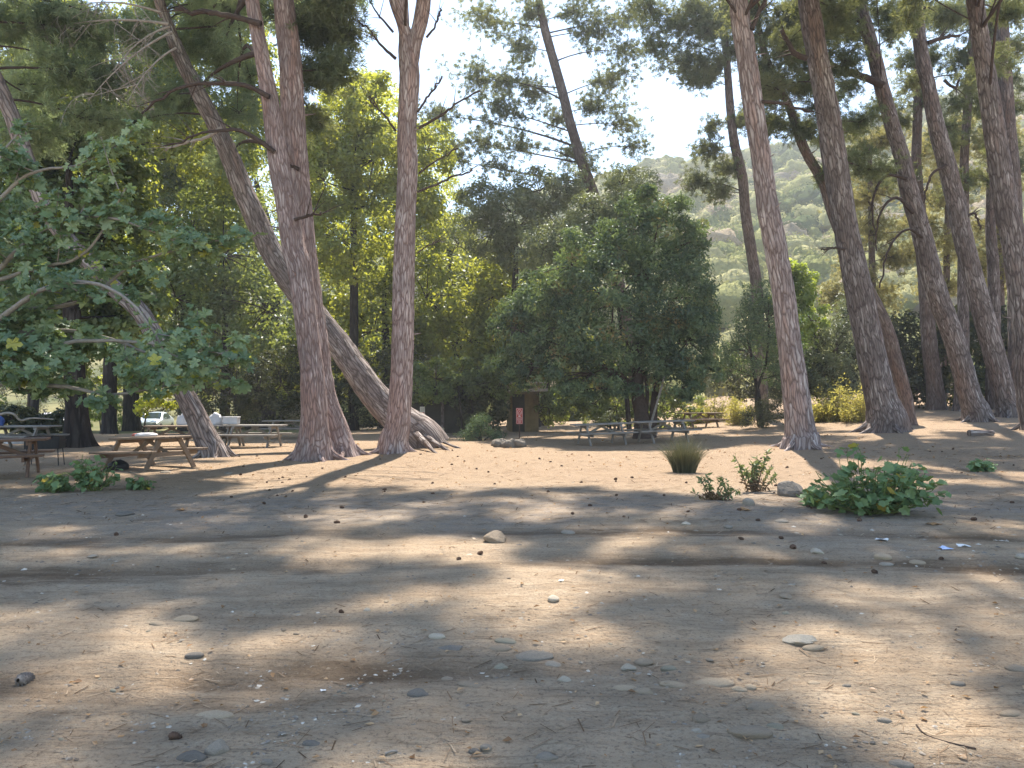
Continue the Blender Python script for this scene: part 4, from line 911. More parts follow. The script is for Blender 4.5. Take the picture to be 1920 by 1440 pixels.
for k in range(70):
    a = rng.uniform(0, 6.28); l = rng.uniform(.6, 1.0); o = rng.uniform(.1, .55)
    e = b + [math.cos(a) * o * l, math.sin(a) * o * l, l * .8]; q = bez(b, (b + e) / 2 + [0, 0, .15], e, 5); s = np.array([-math.sin(a), math.cos(a), 0]) * .02
    V = np.concatenate([np.stack([q[i] - s * (1 - i / 4.2), q[i] + s * (1 - i / 4.2)]) for i in range(5)])
    mb.add(V, [[2 * i, 2 * i + 1, 2 * i + 3, 2 * i + 2] for i in range(4)], 0, rng.uniform(.3, 1), smooth=False)
tag(mb.build('spiky_plant', M['oak_pale'], None), 'spiky upright plant behind the end of the left joined grey table', 'plant')
broad('shrub', 'sunlit yellow green bush beside the straight black trunk', 'shrub', (190, 812), [(195, 765, 34, 22), (170, 780, 24, 18), (215, 790, 22, 16), (160, 750, 20, 14)], 2600, .16, 'bright')
broad('young_tree', 'spindly sapling with yellow leaves in front of the silver car', 'tree', (270, 822), [(285, 752, 40, 10), (310, 742, 26, 8), (262, 765, 10, 14), (330, 760, 20, 8)], 650, .16, 'plane_gold_lit', trunks=[[(267, 822, 3.5), (272, 790, 3), (280, 760, 2)], [(270, 800, 2.5), (260, 770, 2)]], flare=None, tmpl=LEAF_PL)

# ------------------------------------------------------------------ the fig tree spreading in from the left
def fig_tree():
    Y0 = 14.0
    base = np.array([-13.2, 14.2, 0]); base[2] = float(gz(base[0], base[1]))
    root = thing('fig_tree', 'big fig tree with large lobed blue green leaves drooping at the left', 'fig tree', base)
    tr, cr = MB(), MB()
    fork = base + np.array([1.4, -.2, 1.5])
    sweep(tr, bez(base - [0, 0, .1], base + [.4, 0, .9], fork, 16), np.linspace(.24, .17, 16), 16, bark=.006)
    arms = [[(-40, 700), (120, 640), (300, 640), (420, 660)], [(-60, 640), (100, 540), (230, 560), (330, 690)], [(-60, 560), (60, 440), (180, 400), (340, 450)],
            [(-80, 480), (40, 330), (150, 300), (230, 260)], [(-60, 600), (150, 560), (260, 480), (420, 440)], [(-40, 720), (110, 720), (220, 735), (330, 715)], [(-80, 500), (20, 420), (110, 380)], [(-60, 700), (30, 650), (120, 700)], [(-60, 620), (50, 580), (160, 620), (250, 660)], [(-80, 420), (10, 300), (60, 240)], [(-60, 560), (80, 500), (170, 470), (250, 350)], [(-60, 660), (60, 620), (200, 640), (390, 720)]]
    tips = []
    for k, a in enumerate(arms):
        dy = rng.uniform(-1.8, 1.8)
        pp = np.vstack([fork, [at(x, y, Y0 + dy * (i + 1) / len(a)) for i, (x, y) in enumerate(a)]])
        q = spline(pp, 44); q += np.cumsum(rng.normal(size=q.shape), 0) * .008
        sweep(tr, q, np.linspace(.075, .012, 44), 8)
        for _ in range(15):
            i = rng.integers(9, 44); e = q[i] + unit(unit(q[i] - q[i - 2]) * .5 + rsphere(1)[0] * [1, .9, .7]) * rng.uniform(.35, .95)
            w = bez(q[i], (q[i] + e) / 2 + [0, 0, -.06], e + [0, 0, rng.uniform(-.1, .2)], 7)
            sweep(tr, w, np.linspace(.014, .006, 7), 5); tips.append((w, unit(w[-1] - w[-3])))
        tips.append((q[-10:], unit(q[-1] - q[-4])))
    PP, NN, SZ, TT = [], [], [], []
    for w, d in tips:
        u, v = project(w[-1])
        n = 32
        t = rng.uniform(.35, 1.0, n); P = np.stack([np.interp(t, np.linspace(0, 1, len(w)), w[:, j]) for j in range(3)], -1)
        off = rsphere(n) * [1, 1, .55]; P = P + off * rng.uniform(.07, .32, (n, 1))
        keep = np.array([(project(p)[1] < 772) for p in P])
        P, off = P[keep], off[keep]; n = len(P)
        PP.append(P); NN.append(off * .5 + rsphere(n) * .45 + np.array([.05, -.35, .62])); SZ.append(.10 + .16 * rng.random(n) ** 1.4); TT.append(np.clip(.48 + rng.normal() * .17 + rng.normal(size=n) * .18, 0, .9) + (rng.random(n) < .035) * .6)
    leaves(cr, np.concatenate(PP), np.concatenate(NN), np.concatenate(SZ), LEAF_FIG, 0, np.clip(np.concatenate(TT), 0, 1))
    tr.build('trunk', M['twig_fig'], root, base); cr.build('crown', M['fig'], root, base)
    b = MB(); q = spline(np.array([at(-60, 800, 12.8), at(0, 777, 12.8), at(25, 776, 12.8), at(38, 788, 12.9), at(60, 784, 13), at(100, 786, 13.2)]), 30)
    sweep(b, q, np.linspace(.03, .012, 30), 8); b.build('branch', M['twig_fig'], root, base)
fig_tree()

# ================================================================== picnic tables
def picnic_table(label, mat, loc, rz, tilt=(0, 0), L=1.9, ax=.66, group='wooden picnic tables'):
    root = thing('picnic_table', label, 'picnic table', loc, rz, group)
    root.rotation_euler = (tilt[0], tilt[1], rz)
    m = M[mat]
    mb = MB()
    for k in range(5): box(mb, [rng.uniform(-.012, .012), (k - 2) * .148, .735], L, .14, .048)
    bevel(mb.build('tabletop', m, root))
    for s in (-1, 1):
        mb = MB()
        for k in range(2): box(mb, [rng.uniform(-.012, .012), s * .73 + (k - .5) * .142, .43], L, .135, .05)
        bevel(mb.build('seat', m, root))
    for x in (-ax, ax):
        for s in (-1, 1):
            mb = MB(); beam(mb, [x, s * .26, .712], [x, s * .70, -.03], .05, .11, (0, s, .3))
            bevel(mb.build('leg', m, root))
        i = 1 if x < 0 else -1
        mb = MB(); box(mb, [x + i * .05, 0, .355], .045, 1.66, .10); bevel(mb.build('crossbar', m, root))
        mb = MB(); box(mb, [x + i * .05, 0, .668], .045, .72, .09); bevel(mb.build('cleat', m, root))
        mb = MB(); beam(mb, [x + i * .075, .0, .37], [i * .12, 0, .71], .08, .045, (0, 1, 0)); bevel(mb.build('brace', m, root))
    return root
def gpt(px, py, dz=0): 
    g = ground(px, py); g[2] += dz; return g
T1 = picnic_table('weathered brown picnic table holding plates, left of the rope-tied pine', 'table', gpt(281, 878, -.02), R(-24), (0, R(-2.0)), 1.85)
T0 = picnic_table('reddish picnic table cut off by the frame edge, beside the black grill', 'table_red', gpt(-8, 892), R(24), (0, R(-1.0)), 1.9)
def far_table(label, mat, px, py, rz, L=1.9, tilt=(0, 0)):
    return picnic_table(label, mat, gpt(px, py), rz, tilt, L)
TL = far_table('grey picnic table, left half of the joined pair by the oak', 'table_grey', 1128, 833, R(14), 2.15, (0, R(-1.5)))
TR = far_table('grey picnic table, right half of the joined pair by the oak', 'table_grey', 1243, 828, R(14), 2.25, (0, R(-1.5)))
TB = far_table('brown picnic table beyond the oak beside feathery yellow bushes', 'table', 1312, 802, R(12), 2.3)
TG1 = far_table('shaded grey picnic table carrying white bags, crossing behind the slanted pine', 'table_grey', 400, 838, R(-2), 2.3)
TG2 = far_table('shaded grey picnic table without bags, left of the red stems', 'table_grey', 478, 838, R(-2), 2.0)
TG3 = far_table('furthest shaded grey picnic table, reaching behind the red stems', 'table_grey', 545, 822, R(2), 2.2)
TG4 = far_table('small grey picnic table at the frame edge under the low fig branch', 'table_grey', 38, 842, R(4), 2.2)
TG5 = far_table('dark picnic table right behind the weathered brown one', 'table', 322, 840, R(8), 1.6)

def table_top(t, lx, ly, h=.757):
    return np.array(t.location) + np.array(Matrix.Rotation(t.rotation_euler[2], 3, 'Z') @ Vector((lx, ly, h)))
def lump(mb, c, sx, sy, sz, seed, mi=0, amp=.22, n=22, flat=True, freq=2.2):
    """Crumpled closed blob."""
    u = np.linspace(0, np.pi, n // 2 + 1); v = np.linspace(0, 2 * np.pi, n, endpoint=False)
    U, W = np.meshgrid(u, v, indexing='ij')
    d = np.stack([np.sin(U) * np.cos(W), np.sin(U) * np.sin(W), np.cos(U)], -1)
    rr = 1 + amp * noise3(d[..., 0] * freq + seed, d[..., 1] * freq, d[..., 2] * freq, 60) + amp * .5 * noise3(d[..., 0] * freq * 2.7 + seed, d[..., 1] * freq * 2.7, d[..., 2] * freq * 2.7, 61)
    p = d * rr[..., None]
    if flat: p[..., 2] = np.maximum(p[..., 2], -.35)
    idx = np.arange(U.size).reshape(U.shape)
    q = np.stack([idx[:-1], idx[1:], np.roll(idx[1:], -1, 1), np.roll(idx[:-1], -1, 1)], -1).reshape(-1, 4)
    mb.add((p * [sx, sy, sz]).reshape(-1, 3) + np.asarray(c, float), q, mi)
def single(name, label, cat, mat, c, sx, sy, sz, seed, group=None, **k):
    mb = MB(); lump(mb, [0, 0, sz * .33], sx, sy, sz, seed, **k)
    o = mb.build(name, M[mat]); o.location = c
    return tag(o, label, cat, group)
# things on the tables
single('plastic_bag', 'flat white bag lying on the weathered brown table', 'bag', 'bag', table_top(T1, -.25, .1), .26, .15, .07, 3)
o = single('red_cloth', 'small red bundle on the weathered brown table beside the white bag', 'cloth', 'pinkish', table_top(T1, -.62, .12), .09, .08, .05, 5)
single('plastic_bag', 'upright white bag left of the slanted pine on the grey table', 'bag', 'bag', table_top(TG1, -1.05, 0), .22, .16, .30, 7, amp=.3)
single('plastic_bag', 'tall white bag right of the slanted pine on the grey table', 'bag', 'bag', table_top(TG1, .08, 0), .26, .18, .30, 9, amp=.35)
mb = MB(); box(mb, [0, 0, .14], .50, .3, .22); box(mb, [0, 0, .265], .54, .33, .035)
o = mb.build('cool_box', M['bag']); o.location = table_top(TG1, .62, 0); bevel(o, .02, 2); tag(o, 'white lidded box beside the bags on the grey table', 'box')
single('blue_bag', 'blue and white bag on the small grey table at the edge', 'bag', 'blue', table_top(TG4, -.75, -.2), .34, .25, .30, 12)
single('plastic_bag', 'pale crumpled bag under the small grey table at the edge', 'bag', 'bag', gpt(28, 832), .35, .2, .16, 14, amp=.35)
single('black_bag', 'black bag lying under the weathered brown table', 'bag', 'black', gpt(220, 881), .23, .18, .16, 15)

# charcoal grill on legs
b = gpt(84, 872); root = thing('charcoal_grill', 'black iron charcoal grill box on thin legs beside the reddish table', 'grill', b, R(12))
mb = MB(); s = .78
for (x, y, sx, sy) in ((0, -.2, s, .02), (0, .2, s, .02), (-.38, 0, .02, .42), (.38, 0, .02, .42)): box(mb, [x, y, .56], sx, sy, .30)
box(mb, [0, 0, .42], s - .03, .39, .02); bevel(mb.build('firebox', M['black'], root), .004)
for x in (-.34, .34):
    for y in (-.16, .16):
        mb = MB(); sweep(mb, [[x, y, .42], [x * 1.05, y * 1.1, .2], [x * 1.1, y * 1.2, -.02]], .012, 8); mb.build('leg', M['black'], root)
mb = MB()
for k in range(13): sweep(mb, [[-.36 + k * .06, -.2, .715], [-.36 + k * .06, .2, .715]], .004, 5)
mb.build('grate', M['iron'], root)
mb = MB(); sweep(mb, [[.40, -.06, .62], [.46, -.06, .62], [.46, .06, .62], [.40, .06, .62]], .008, 6); mb.build('handle', M['iron'], root)

# ================================================================== signs, hut, walls
b = gpt(974, 823); root = thing('warning_sign', 'red upright warning sign with white flame emblem on a thin post', 'sign', b, R(-4))
hh = EYE - (795 - 750) / F * b[1] - b[2]; h1 = EYE - (765 - 750) / F * b[1] - b[2]; sw = 12.5 / F * b[1]; hm = h1 - hh
mb = MB(); box(mb, [0, .03, h1 / 2 - .05], .05, .05, h1 + .05); bevel(mb.build('post', M['iron'], root), .005)
mb = MB(); box(mb, [0, 0, (h1 + hh) / 2], sw, .015, hm); pan = bevel(mb.build('panel', M['red'], root), .004)
mb = MB(); y = -.0105; c = h1 - hm * .27; th = np.linspace(0, 2 * np.pi, 33)
ring = np.stack([np.cos(th) * sw * .30, 0 * th + y, c + np.sin(th) * hm * .19], -1); sweep(mb, ring, .0055, 6, cap=False)
fl = np.array([(-.28, -.6), (0, -.85), (.28, -.6), (.34, -.15), (.12, .2), (.16, .55), (-.05, .75), (-.1, .3), (-.34, .0)])
sweep(mb, np.array([[x * sw * .42, y, c + z * hm * .15] for x, z in np.vstack([fl, fl[:1]])]), .005, 5, cap=False)
box(mb, [0, y, h1 - hm * .03], sw * .9, .004, .007); box(mb, [0, y, hh + hm * .04], sw * .86, .004, .007)
for s in (-1, 1): box(mb, [s * sw * .45, y, (h1 + hh) / 2], .007, .004, hm * .93)
for z, wd, hgt in ((.52, .30, .05), (.61, .78, .016), (.68, .78, .016), (.74, .70, .016), (.80, .55, .013), (.85, .5, .013), (.90, .45, .013)):
    x = -wd / 2
    while x < wd / 2 - .02:                                     # rows of letter-like strokes, as illegible as in the photo
        l = rng.uniform(.05, .11); box(mb, [(x + l / 2) * sw, y, h1 - hm * z], l * sw * .82, .004, hm * hgt); x += l
mb.build('lettering', M['white'], root)

# fire ring of stones near the sign
b = gpt(957, 836); 
mb = MB()
for k in range(13):
    a = k / 13 * 6.283; rs = rng.uniform(.11, .2); lump(mb, [math.cos(a) * rng.uniform(.3, .62), math.sin(a) * .36, .04], rs * 1.2, rs, rs * rng.uniform(.8, 1.3), k * 3.1, amp=.5, n=14, freq=1.5)
lump(mb, [0, 0, .0], .40, .32, .07, 50, amp=.5)
o = mb.build('fire_ring', M['st_dark']); o.location = b; tag(o, 'low heap of dark grey stones below the red sign', 'stones')

# dark shed with a notice, low wall in front of it
b = at(815, 800, 36); b[2] = float(gz(b[0], b[1])); root = thing('shed', 'dark boarded shed in deep shade right of the forked pine', 'shed', b)
mb = MB()
for k in range(16): box(mb, [-2.2 + k * .29, 0, 1.15], .28, .05 + .012 * (k % 2), 2.3)
box(mb, [0, 1.0, 1.15], 4.6, 1.9, 2.2); mb.build('wall', M['shed'], root)
mb = MB(); box(mb, [0, 1.1, 2.36], 4.8, 2.2, .09, Matrix.Rotation(R(4), 3, 'X')); mb.build('roof', M['shed'], root)
mb = MB(); box(mb, [.38, -.06, 1.02], .16, .07, 2.04); bevel(mb.build('post', M['bark_grey'], root), .01)
nb = at(792, 769, 35.9); mb = MB(); box(mb, nb, .24, .012, .33); o = mb.build('notice', M['white'], None)
tag(o, 'small white notice with faint print on the dark shed', 'notice')
p = MB()
for z in range(6):
    x = -.09
    while x < .08:
        l = rng.uniform(.02, .05); box(p, nb + [x + l / 2, -.008, .11 - z * .035], l * .8, .003, .012); x += l
box(p, nb + [0, -.008, -.125], .20, .003, .05, None, 1)
p.build('print', [M['st_dark'], M['pinkish']], o)
a, c = gpt(772, 826), gpt(829, 820)
mb = MB(); beam(mb, a + [0, 0, .17], c + [0, 0, .20], .22, .44); o = bevel(mb.build('low_wall', M['concrete']), .02, 2); tag(o, 'low pale concrete block beside the leaning trunk foot', 'wall')

b = at(983, 800, 38); b[2] = float(gz(b[0], b[1])); root = thing('hut', 'small tan board hut with a pale roof, half hidden behind saplings', 'hut', b, R(8))
mb = MB()
for k in range(9): box(mb, [-.66 + k * .165, 0, 1.1], .16, .03 + .01 * (k % 2), 2.2)
box(mb, [0, .75, 1.1], 1.42, 1.4, 2.2); mb.build('wall', M['hut'], root)
mb = MB(); box(mb, [.1, .5, 2.34], 2.0, 2.2, .10, Matrix.Rotation(R(-9), 3, 'X')); box(mb, [.1, -.6, 2.12], 2.0, .04, .16); mb.build('roof', M['roof'], root)
mb = MB(); box(mb, [-.30, -.045, .95], .62, .03, 1.9); mb.build('door', M['shed'], root)

# ================================================================== parked cars
def car(label, loc, rz, paint, group='parked cars'):
    root = thing('parked_car', label, 'car', loc, rz, group)
    # cross sections along y (front is -y): (y, half width bottom, half width top, z bottom, z belt, z top)
    sec = [(-2.0, .70, .62, .30, .52, .56), (-1.92, .80, .74, .22, .60, .70), (-1.5, .85, .78, .20, .74, .82), (-.85, .86, .80, .20, .84, .95), (-.70, .86, .76, .20, .88, 1.0), (-.05, .87, .58, .20, .92, 1.44), (.5, .87, .57, .20, .94, 1.48), (1.1, .87, .57, .20, .95, 1.44), (1.7, .85, .60, .22, .95, 1.15), (1.95, .80, .68, .28, .9, .98)]
    V = []
    for y, wb, wt, z0, zb, zt in sec:
        half = [(0, z0), (wb * .8, z0), (wb, z0 + .12), (wb * 1.01, (z0 + zb) / 2), (wb * .97, zb), (wt, zt - .05), (wt * .8, zt), (0, zt + .015)]
        V.append([[x, y, z] for x, z in half] + [[-x, y, z] for x, z in half[-2:0:-1]])
    V = np.array(V); k = V.shape[1]; idx = np.arange(V.shape[0] * k).reshape(-1, k)
    q = np.stack([idx[:-1], idx[1:], np.roll(idx[1:], -1, 1), np.roll(idx[:-1], -1, 1)], -1).reshape(-1, 4)
    mb = MB(); mb.add(V.reshape(-1, 3), q); mb.add(V[0], [list(range(k))]); mb.add(V[-1], [list(range(k))[::-1]])
    o = mb.build('body', M[paint], root); sd = o.modifiers.new('sub', 'SUBSURF'); sd.levels = sd.render_levels = 1
    mb = MB(); mb.add([[-.70, -.80, .99], [.70, -.80, .99], [.56, -.16, 1.40], [-.56, -.16, 1.40]], [[0, 1, 2, 3]], smooth=False)
    V = np.array(mb.V[0][0]); mb.add(V + [0, -.03, .03], [[0, 1, 2, 3]], smooth=False); mb.build('windscreen', M['glass'], root)
    for s in (-1, 1):
        mb = MB(); box(mb, [s * .60, -1.90, .63], .26, .10, .13); bevel(mb.build('headlight', M['lamp'], root), .03, 2)
        mb = MB(); mb.add([[s * .83, -.55, .97], [s * .83, 1.0, .99], [s * .64, .95, 1.36], [s * .64, -.05, 1.36]], [[0, 1, 2, 3]], smooth=False); mb.build('side_window', M['glass'], root)
        mb = MB(); box(mb, [s * .97, -.62, .98], .16, .08, .11); bevel(mb.build('mirror', M[paint], root), .02, 2)
        for y in (-1.25, 1.25):
            mb = MB(); sweep(mb, [[s * .66, y, .31], [s * .70, y, .31], [s * .86, y, .31], [s * .89, y, .31]], [.27, .31, .31, .27], 20); wh = mb.build('wheel', M['tyre'], root)
            mb = MB(); sweep(mb, [[s * .885, y, .31], [s * .90, y, .31]], [.19, .17], 16); mb.build('rim', M['lamp'], wh)
    mb = MB(); box(mb, [0, -2.0, .36], 1.15, .06, .13); bevel(mb.build('grille', M['dark_trim'], root), .02)
    mb = MB(); box(mb, [0, -2.02, .47], .5, .03, .10); mb.build('number_plate', M['white'], root)
    return root
def far_ground(px, Y):
    g = at(px, 760, Y); g[2] = float(gz(g[0], g[1])); return g
car('silver hatchback parked facing us between the dark trunks', far_ground(292, 60), R(6), 'car_paint')
car('white car mostly hidden behind the trunk beside the silver hatchback', far_ground(262, 66), R(4), 'car_white')
car('white car half hidden by the far left hedge', far_ground(103, 58), R(60), 'car_white')
c = far_ground(118, 55); mb = MB(); box(mb, [0, 0, .45], .75, .5, .9); box(mb, [0, 0, .93], .8, .55, .06); o = bevel(mb.build('waste_bin', M['concrete']), .04, 2); o.location = c; tag(o, 'pale yellow box-shaped bin next to the half hidden white car', 'bin')

# ================================================================== plants in the clearing
def mallow(label, base, spread, height, n, ls, group, seed, mat='mallow', name='mallow_plant'):
    r = np.random.default_rng(seed); b = ground(*base); root = thing(name, label, 'plant', b, group=group)
    st, lf = MB(), MB(); P, N, Z = [], [], []
    for k in range(n):
        a = r.uniform(0, 6.283); rad = spread * math.sqrt(r.uniform(0, 1)); h = height * (1 - .45 * (rad / spread) ** 1.5) * r.uniform(.45, 1.08)
        e = b + [math.cos(a) * rad, math.sin(a) * rad * .7, h]
        q = bez(b + [math.cos(a) * .08 * spread, math.sin(a) * .08 * spread, -.03], b + [math.cos(a) * rad * .75, math.sin(a) * rad * .5, h * .45], e, 8); q += r.normal(size=q.shape) * .012
        sweep(st, q, np.linspace(.011, .004, 8), 5)
        for j in range(int(r.integers(8, 13))):
            i = r.uniform(.25, 1.0); p = np.array([np.interp(i, np.linspace(0, 1, 8), q[:, c]) for c in range(3)])
            o = unit(r.normal(size=3) * [1, 1, .4]) * r.uniform(.05, .17) * (ls / .14); sweep(st, [p, p + o * .6 + [0, 0, .015], p + o], .0028, 3, cap=False)
            P.append(p + o); N.append(unit(o) * .45 + r.normal(size=3) * .35 + [0, -.15, .8]); Z.append(ls * r.uniform(.5, 1.25))
    t = np.clip(.45 + r.normal(size=len(P)) * .22, 0, .9); t[r.random(len(P)) < .03] = 1.0
    leaves(lf, np.array(P), np.array(N), np.array(Z), LEAF_MAL, 0, t)
    st.build('stem', M['stem_green'], root, b); lf.build('leafage', M[mat], root, b)
    return root
GM = 'leafy green plants on the bare ground'
mallow('large sprawling mallow with broad soft green leaves beside the grey rock', (1635, 962), 1.05, .98, 62, .118, GM, 1)
mallow('low sprig of mallow creeping left of the largest one', (1540, 950), .35, .30, 11, .12, GM, 2)
mallow('small green plant with a white flower near the frame edge', (1843, 884), .30, .34, 14, .10, GM, 3)
mallow('bushy low green weed nearest the reddish table', (105, 922), .42, .42, 22, .10, GM, 4)
mallow('taller green weed between the reddish and brown tables', (178, 920), .42, .72, 24, .10, GM, 5)
mallow('tiny green weed clump under the weathered brown table front', (262, 918), .22, .30, 10, .085, GM, 6)
def weedy(label, base, stems, seed, tall):
    r = np.random.default_rng(seed); b = ground(*base); root = thing('weed', label, 'plant', b, group='ragged half dry weeds')
    st, lf, dr = MB(), MB(), MB(); P, N, Z, D, DN, DZ = [], [], [], [], [], []
    for dx, h, lean in stems:
        e = b + [dx + lean, r.normal() * .12, h]; q = bez(b + [dx * .35, r.normal() * .03, -.03], b + [dx * .8, 0, h * .5], e, 9)
        sweep(st, q, np.linspace(.014, .004, 9), 5)
        for j in range(int(60 * h / .5)):
            i = r.uniform(.12, 1.0); p = np.array([np.interp(i, np.linspace(0, 1, 9), q[:, c]) for c in range(3)]); o = unit(r.normal(size=3) * [1, 1, .5])
            if i > .45: P.append(p); N.append(o * .5 + r.normal(size=3) * .5); Z.append(.095 * r.uniform(.6, 1.3))
            else: D.append(p + o * .02 - [0, 0, .03]); DN.append(o + r.normal(size=3) * .4); DZ.append(.085 * r.uniform(.6, 1.3))
    leaves(lf, np.array(P), np.array(N), np.array(Z), LEAF_N, 0, np.clip(.5 + r.normal(size=len(P)) * .2, 0, 1)); leaves(dr, np.array(D), np.array(DN), np.array(DZ), LEAF_N, 0, np.clip(.5 + r.normal(size=len(D)) * .25, 0, 1))
    st.build('stem', M['stem_dry'], root, b); lf.build('leafage', M['weed'], root, b); dr.build('withered_leafage', M['weed_dry'], root, b)
weedy('tall ragged weed with withered lower leaves, behind a shorter one', (1413, 922), [(-.22, .62, -.10), (-.10, .40, -.02), (.02, .48, .0), (.08, .62, .02), (.14, .70, .14), (.25, .40, .15), (.0, .35, .02), (.33, .30, .10), (-.05, .5, .03)], 11, True)
weedy('shorter ragged weed with brown stems and green tips, beside a small stone', (1343, 938), [(-.20, .36, -.06), (-.12, .30, -.03), (.0, .38, .04), (.06, .30, .1), (.18, .22, .08), (.25, .2, .1), (-.28, .12, -.1), (.1, .14, .12), (-.1, .40, .0)], 12, False)
# rush tussock
b = ground(1283, 886); root = tag(None or thing('rush_tussock', 'round tussock of thin dark rush blades on the sunlit ground', 'plant', b), 'round tussock of thin dark rush blades on the sunlit ground', 'plant')
mb = MB()
for k in range(1900):
    a = rng.uniform(0, 6.283); o = math.sqrt(rng.uniform(0, 1)); l = rng.uniform(.30, .88) if rng.random() < .8 else rng.uniform(.7, 1.0)
    s0 = b + [math.cos(a) * .24 * o, math.sin(a) * .24 * o, -.01]; e = b + np.array([math.cos(a) * o * .58, math.sin(a) * o * .58, 0]) * l / .7 + [0, 0, l * (1.02 - .42 * o * o)]
    q = bez(s0, s0 + [math.cos(a) * .08 * o, math.sin(a) * .08 * o, l * .5], e, 5); wv = unit(np.cross(e - s0, rsphere(1)[0])) * .0048
    V = np.concatenate([np.stack([q[i] - wv * (1 - i / 4.4), q[i] + wv * (1 - i / 4.4)]) for i in range(5)])
    mb.add(V, [[2 * i, 2 * i + 1, 2 * i + 3, 2 * i + 2] for i in range(4)], 0, 1.0 if rng.random() < .07 else rng.uniform(.0, .6), smooth=False)
mb.build('leafage', M['rush'], root, b)

# ================================================================== stones, cones, litter
def stone_mesh(k, angular):
    r = np.random.default_rng(100 + k); mb = MB(); n = 28
    u = np.linspace(0, np.pi, n // 2 + 1); v = np.linspace(0, 2 * np.pi, n, endpoint=False); U, W = np.meshgrid(u, v, indexing='ij')
    d = np.stack([np.sin(U) * np.cos(W), np.sin(U) * np.sin(W), np.cos(U)], -1)
    rr = 1 + .20 * noise3(d[..., 0] * 1.3 + k * 5.1, d[..., 1] * 1.3, d[..., 2] * 1.3, 70) + .06 * noise3(d[..., 0] * 4 + k, d[..., 1] * 4, d[..., 2] * 4, 71)
    if angular:
        pl = unit(r.normal(size=(11, 3))); off = r.uniform(.62, .95, 11)
        dd = d @ pl.T; rr = np.minimum(rr, np.min(np.where(dd > .05, off / np.maximum(dd, .05), 9), -1)) + .02 * noise3(d[..., 0] * 9, d[..., 1] * 9, d[..., 2] * 9 + k, 72)
    idx = np.arange(U.size).reshape(U.shape)
    q = np.stack([idx[:-1], idx[1:], np.roll(idx[1:], -1, 1), np.roll(idx[:-1], -1, 1)], -1).reshape(-1, 4)
    mb.add((d * rr[..., None]).reshape(-1, 3), q, 0, smooth=not angular)
    return mb
_sm = {}
def stone(label, px, py, w, h, mat, angular=False, seed=0, group=None, rot=None, sink=.45, name='stone', flat=None):
    b = ground(px, py + h * .3); s = b[1] / F; hw = w * s / 2; elev = EYE / b[1]
    k = (seed % 5, angular)
    key = (*k, mat)
    if key not in _sm: _sm[key] = stone_mesh(*k).mesh('stone', M[mat], attrs=False)
    o = bpy.data.objects.new(name, _sm[key]); COL.objects.link(o)
    hz = max(.008, h * s * (.5 if flat is None else flat)); dp = max(hw * .55, min(hw * 1.1, (h * s - hz) / max(elev, .08) * .6))
    o.scale = (hw, dp, hz); o.location = (b[0], b[1], b[2] + hz * (.8 - sink * 1.25)); o.rotation_euler = (rng.uniform(-.1, .1), rng.uniform(-.08, .08), rng.uniform(-.25, .25) if rot is None else rot)
    return tag(o, label, 'stone', group)
GS = 'stones on the bare dirt'
